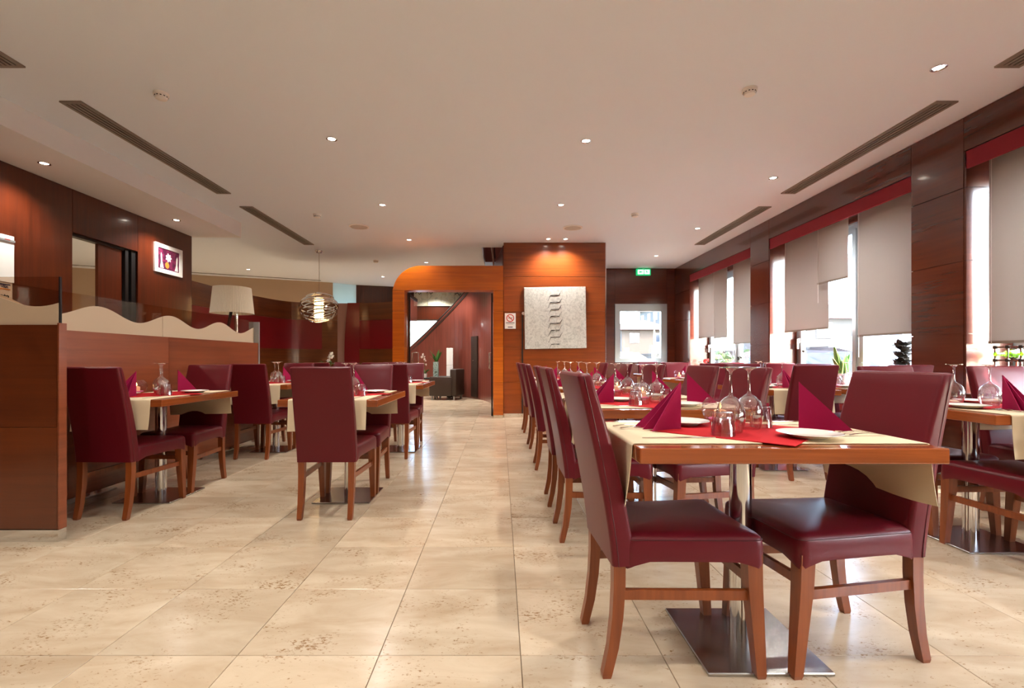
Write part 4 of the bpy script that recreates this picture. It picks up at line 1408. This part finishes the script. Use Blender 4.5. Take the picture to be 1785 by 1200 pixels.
wr = tag(link('wine_rack', None, None, (4.20, 3.56, Z_SILL)), 'modular wine rack of dark blocks and chrome rods on the sill', 'wine rack')
NY, NZ_ = 9, 4
for j in range(NZ_):
    for k in range(NY):
        for x in (-.09, .09):
            y, z = .46 - .1 * k, .072 + .108 * j
            obj('connector', MB().add([(x - .013, y, z), (x, y - .013, z - .013), (x, y + .013, z - .013), (x, y + .013, z + .013), (x, y - .013, z + .013), (x + .013, y, z)],
                [(0, 1, 2), (0, 2, 3), (0, 3, 4), (0, 4, 1), (5, 2, 1), (5, 3, 2), (5, 4, 3), (5, 1, 4)]) if False else MB().rbox(x - .012, x + .012, y - .013, y + .013, z - .013, z + .013, .004, 1), 'dark_brown', wr)
for j in range(NZ_):
    rd = MB()
    for x in (-.09, .09):
        rd.bar((x, .447, .072 + .108 * j), (x, .46 - .1 * (NY - 1) + .013, .072 + .108 * j), .006, .014)
    obj('rod', rd, 'steel', wr)
for k in range(NY):
    rd = MB()
    for x in (-.09, .09):
        rd.bar((x, .46 - .1 * k, 0), (x, .46 - .1 * k, .072 + .108 * 3 - .013), .014, .006, up=(1, 0, 0))
    obj('upright', rd, 'steel', wr)
btl = Proto('wine_bottle', 'bottle')
bp_ = [(0, 0), (.036, .002), (.037, .01), (.037, .19), (.03, .215), (.015, .24), (.0135, .30), (.015, .302), (.015, .312), (0, .312)]
bm_ = MB()
bm_.loft([[(.17 - z, max(r, 1e-5) * math.cos(a), max(r, 1e-5) * math.sin(a)) for a in [2 * PI * i / 20 for i in range(20)]] for r, z in bp_], False, False)
btl.part('bottle', bm_, 'bottle_green', 40)
lm = MB(); lm.loft([[(.17 - z, .0375 * math.cos(a), .0375 * math.sin(a)) for a in [2 * PI * i / 20 for i in range(20)]] for z in (.06, .15)], False, False)
btl.part('paper_label', lm, 'white_paper', 40)
for y, j, lb in ((3.97, 2, 'green wine bottle lying nearest the pillar in the rack'), (3.77, 2, 'second green wine bottle lying in the rack'), (3.57, 1, 'third green wine bottle lying in the rack')):
    btl.spawn((4.20, y, Z_SILL + .072 + .108 * j + .013 + .0375), 0, lb, 'bottles in the wine rack')

# ================================================================== LOBBY THINGS
ac = tag(link('armchair', None, None, (-1.42, 12.75, 0), -.25), 'dark brown upholstered armchair in the lobby', 'armchair')
obj('seat', MB().rbox(-.34, .25, -.24, .24, .12, .44, .03), 'armchair', ac, smooth=40)
obj('backrest', MB().rbox(.20, .38, -.34, .34, .10, .80, .04), 'armchair', ac, smooth=40)
for s in (-1, 1):
    obj('armrest', MB().rbox(-.36, .26, s * .29 - .07, s * .29 + .07, .10, .60, .03), 'armchair', ac, smooth=40)
for x in (-.30, .30):
    for y in (-.28, .28):
        obj('leg', MB().box(x - .02, x + .02, y - .02, y + .02, 0, .11), 'alu', ac)
wc = tag(link('white_column', None, None, (-1.40, 13.35, 0)), 'tall narrow white cabinet behind the lobby armchair', 'cabinet')
obj('body', MB().rbox(-.09, .09, -.10, .10, .06, .88, .008), 'white_plastic', wc)
obj('body', MB().rbox(-.09, .09, -.10, .10, .885, 1.36, .008), 'white_plastic', wc)
obj('foot', MB().box(-.08, .08, -.09, .09, 0, .06), 'black', wc)
stb = tag(link('side_table', None, None, (-1.95, 13.0, 0)), 'low dark side table beside the lobby armchair', 'table')
obj('tabletop', MB().rbox(-.25, .25, -.25, .25, .52, .56, .006), 'black', stb)
for x in (-.21, .21):
    for y in (-.21, .21):
        obj('leg', MB().box(x - .018, x + .018, y - .018, y + .018, 0, .52), 'black', stb)
vz = tag(link('square_vase', None, None, (-1.74, 12.98, .56)), 'tall square teal vase with leaves in the lobby', 'vase')
obj('body', MB().rbox(-.07, .07, -.07, .07, 0, .42, .006), 'art_teal', vz)
for k in range(9):
    a = rs.uniform(0, 2 * PI); random.seed(k)
    obj('leaf', leaf_mb(MB(), (0, 0, .40), (.17 * math.cos(a), .10 * math.sin(a), .55 + rs.uniform(0, .2)), .08, (0, 0, .03)), 'leaf', vz, smooth=60)
orchid((-2.02, 12.88, .56), 'white orchid on the lobby side table', .60, 8, lean=(-.06, -.1))
pt = tag(link('pale_painting', None, None, (-1.95, 14.9, 2.95)), 'pale four-panel painting above the lobby stair', 'painting')
for k in range(4):
    obj('panel', MB().rbox(-.72 + .42 * k, -.305 + .42 * k, -.04, -.004, -.26, .20, .004, 1), 'art_pale', pt)
for k, (x, z) in enumerate(((-.6, .13), (-.25, .14), (.62, .10))):
    obj('brush_stroke', MB().tube([(x - .08, -.042, z), (x, -.042, z + .04), (x + .05, -.042, z - .04), (x + .1, -.042, z + .02)], .012, 6), 'black', pt)
# dark door in the stair wall
di = min(range(1, len(spts) - 1), key=lambda i: abs(spts[i].x + .66))
dd = (spts[di + 1] - spts[di - 1]).normalized()
ld_ = struct(link('door_3', None, None, (spts[di].x, spts[di].y, 0), math.atan2(dd.y, dd.x)), 'narrow dark wood door in the curved lobby wall')
obj('leaf', MB().box(-.17, .17, .0, .06, .05, 1.66), 'dark_brown', ld_)
obj('knob', MB().lathe([(0, 0), (.018, .004), (.02, .02), (0, .03)], 12, c=(.0, .08, 1.0)), 'chrome', ld_)

# ================================================================== OUTSIDE
gr = struct(obj('ground', MB().box(4.6, 140, -60, 160, -.30, -.15).box(-40, 4.6, 15.3, 160, -.30, -.15).box(-40, 4.6, -60, -3.5, -.30, -.15), 'asphalt'), 'pale street outside the windows')


def house(x0, x1, y0, y1, h, label, wm='house_wall', roof=True, nf=2):
    b = tag(link('house', None, None, ((x0 + x1) / 2, (y0 + y1) / 2, -.15)), label, 'building', 'houses outside')
    hx_, hy_ = (x1 - x0) / 2, (y1 - y0) / 2
    obj('wall', MB().box(-hx_, hx_, -hy_, hy_, 0, h), wm, b)
    if roof:
        o_ = .5
        obj('roof', MB().loft([[(-hx_ - o_, -hy_ - o_, h), (hx_ + o_, -hy_ - o_, h), (hx_ + o_, hy_ + o_, h), (-hx_ - o_, hy_ + o_, h)],
                               [(-hx_ * .4, -.1, h + 1.6), (hx_ * .4, -.1, h + 1.6), (hx_ * .4, .1, h + 1.6), (-hx_ * .4, .1, h + 1.6)]]), 'house_roof', b)
    n = max(2, int((x1 - x0) / 2.6))
    for f in range(nf):
        for k in range(n):
            cx = -hx_ + (k + .5) * 2 * hx_ / n
            z = h / nf * (f + .5) - .4
            w = obj('window', MB().box(cx - .6, cx + .6, -hy_ - .06, -hy_, z, z + 1.2), 'white_plastic', b)
            obj('pane', MB().box(cx - .5, cx + .5, -hy_ - .08, -hy_ - .06, z + .1, z + 1.1), 'house_glass', w)
        n2 = max(2, int((y1 - y0) / 2.6))
        for k in range(n2):
            cy = -hy_ + (k + .5) * 2 * hy_ / n2
            z = h / nf * (f + .5) - .4
            w = obj('window', MB().box(-hx_ - .06, -hx_, cy - .6, cy + .6, z, z + 1.2), 'white_plastic', b)
            obj('pane', MB().box(-hx_ - .08, -hx_ - .06, cy - .5, cy + .5, z + .1, z + 1.1), 'house_glass', w)


house(24, 38, 38, 48, 4.4, 'house with a red tiled roof seen through the middle window')
house(15.5, 22, 62, 72, 5.0, 'low house with a red roof seen through the far window', 'house_wall_b')
house(23, 28, 70, 80, 9.0, 'taller block at the right in the far window', 'house_wall', True, 3)
house(36, 52, 24, 34, 4.0, 'house hidden behind the blinds on the right', 'house_wall_b')
gw = tag(obj('garden_wall', MB().box(17.5, 17.9, 18, 60, -.15, 1.6).box(17.4, 18.0, 18, 60, 1.6, 1.75), 'house_wall_b'), 'long tan garden wall across the street', 'wall')


def car(loc, rz, label, mat, L_=4.2, hh=1.45, van=False):
    c = tag(link('car', None, None, loc, rz), label, 'car', 'cars outside')
    w = .85
    low = [(-L_ / 2, .25), (-L_ / 2, .75), (-L_ / 2 + .1, .85), (L_ / 2 - 1.1, .92), (L_ / 2 - .15, .72), (L_ / 2, .55), (L_ / 2, .25)]
    obj('body', MB().prism(low, 'y', -w, w), mat, c)
    top = [(-L_ / 2 + .1, .85), (-L_ / 2 + .45, hh - .12), (-L_ / 2 + .9, hh), (.15, hh), (.5, hh - .1), (1.15, .90)] if not van else [(-L_ / 2, .75), (-L_ / 2 + .03, hh - .1), (-L_ / 2 + .15, hh), (.9, hh), (1.25, hh - .2), (1.7, .90)]
    rings = [[(x, s * (w - .02 - (.16 if z > 1.0 else 0)), z) for x, z in top] for s in (-1, 1)]
    cab = obj('cabin', MB().loft(rings), mat, c)
    for s in (-1, 1):
        if van:
            poly = [(.55, .95), (.62, hh - .25), (.95, hh - .25), (1.45, .95)]
        else:
            poly = [(-L_ / 2 + .42, .92), (-L_ / 2 + .72, hh - .13), (.12, hh - .11), (.92, .92)]
        obj('side_glass', MB().loft([[(x, s * (w - .015 - (.12 if z > 1.0 else 0) + e), z) for x, z in poly] for e in (0, .012)]), 'car_glass', cab)
    for x in (-L_ / 2 + .75, L_ / 2 - .8):
        for s in (-1, 1):
            wh = obj('wheel', MB().loft([[(x + .32 * math.cos(a), s * (w - .1) + t, .32 + .32 * math.sin(a)) for a in [2 * PI * i / 20 for i in range(20)]] for t in (-.1, .12)]), 'tyre', c)
            obj('hub', MB().loft([[(x + .18 * math.cos(a), s * (w + .0) + t, .32 + .18 * math.sin(a)) for a in [2 * PI * i / 16 for i in range(16)]] for t in (-.03, .025)]), 'alu', wh)


car((7.2, 10.6, -.15), math.radians(-40), 'silver car parked outside the middle window', 'car_silver')
car((12.2, 13.8, -.15), math.radians(-60), 'white van parked outside the middle window', 'car_white', 4.6, 1.9, True)
car((4.2, 16.9, -.15), math.radians(4), 'silver car seen through the far window', 'car_silver')
hg = MB()
rh = random.Random(4)
for i in range(420):
    cx, cy, cz = rh.uniform(7.0, 8.4), rh.uniform(13.6, 18.5), rh.uniform(-.1, 1.25)
    r = rh.uniform(.10, .2)
    q = [Vector((rh.uniform(-1, 1), rh.uniform(-1, 1), rh.uniform(-1, 1))).normalized() * r for _ in range(4)]
    hg.add([(cx + v.x, cy + v.y, cz + v.z) for v in q], [(0, 1, 2), (0, 2, 3), (0, 3, 1), (1, 3, 2)])
ho = obj('hedge', hg, 'hedge')
ho['kind'] = 'stuff'; ho['label'] = 'light green hedge outside the farthest window'; ho['category'] = 'hedge'
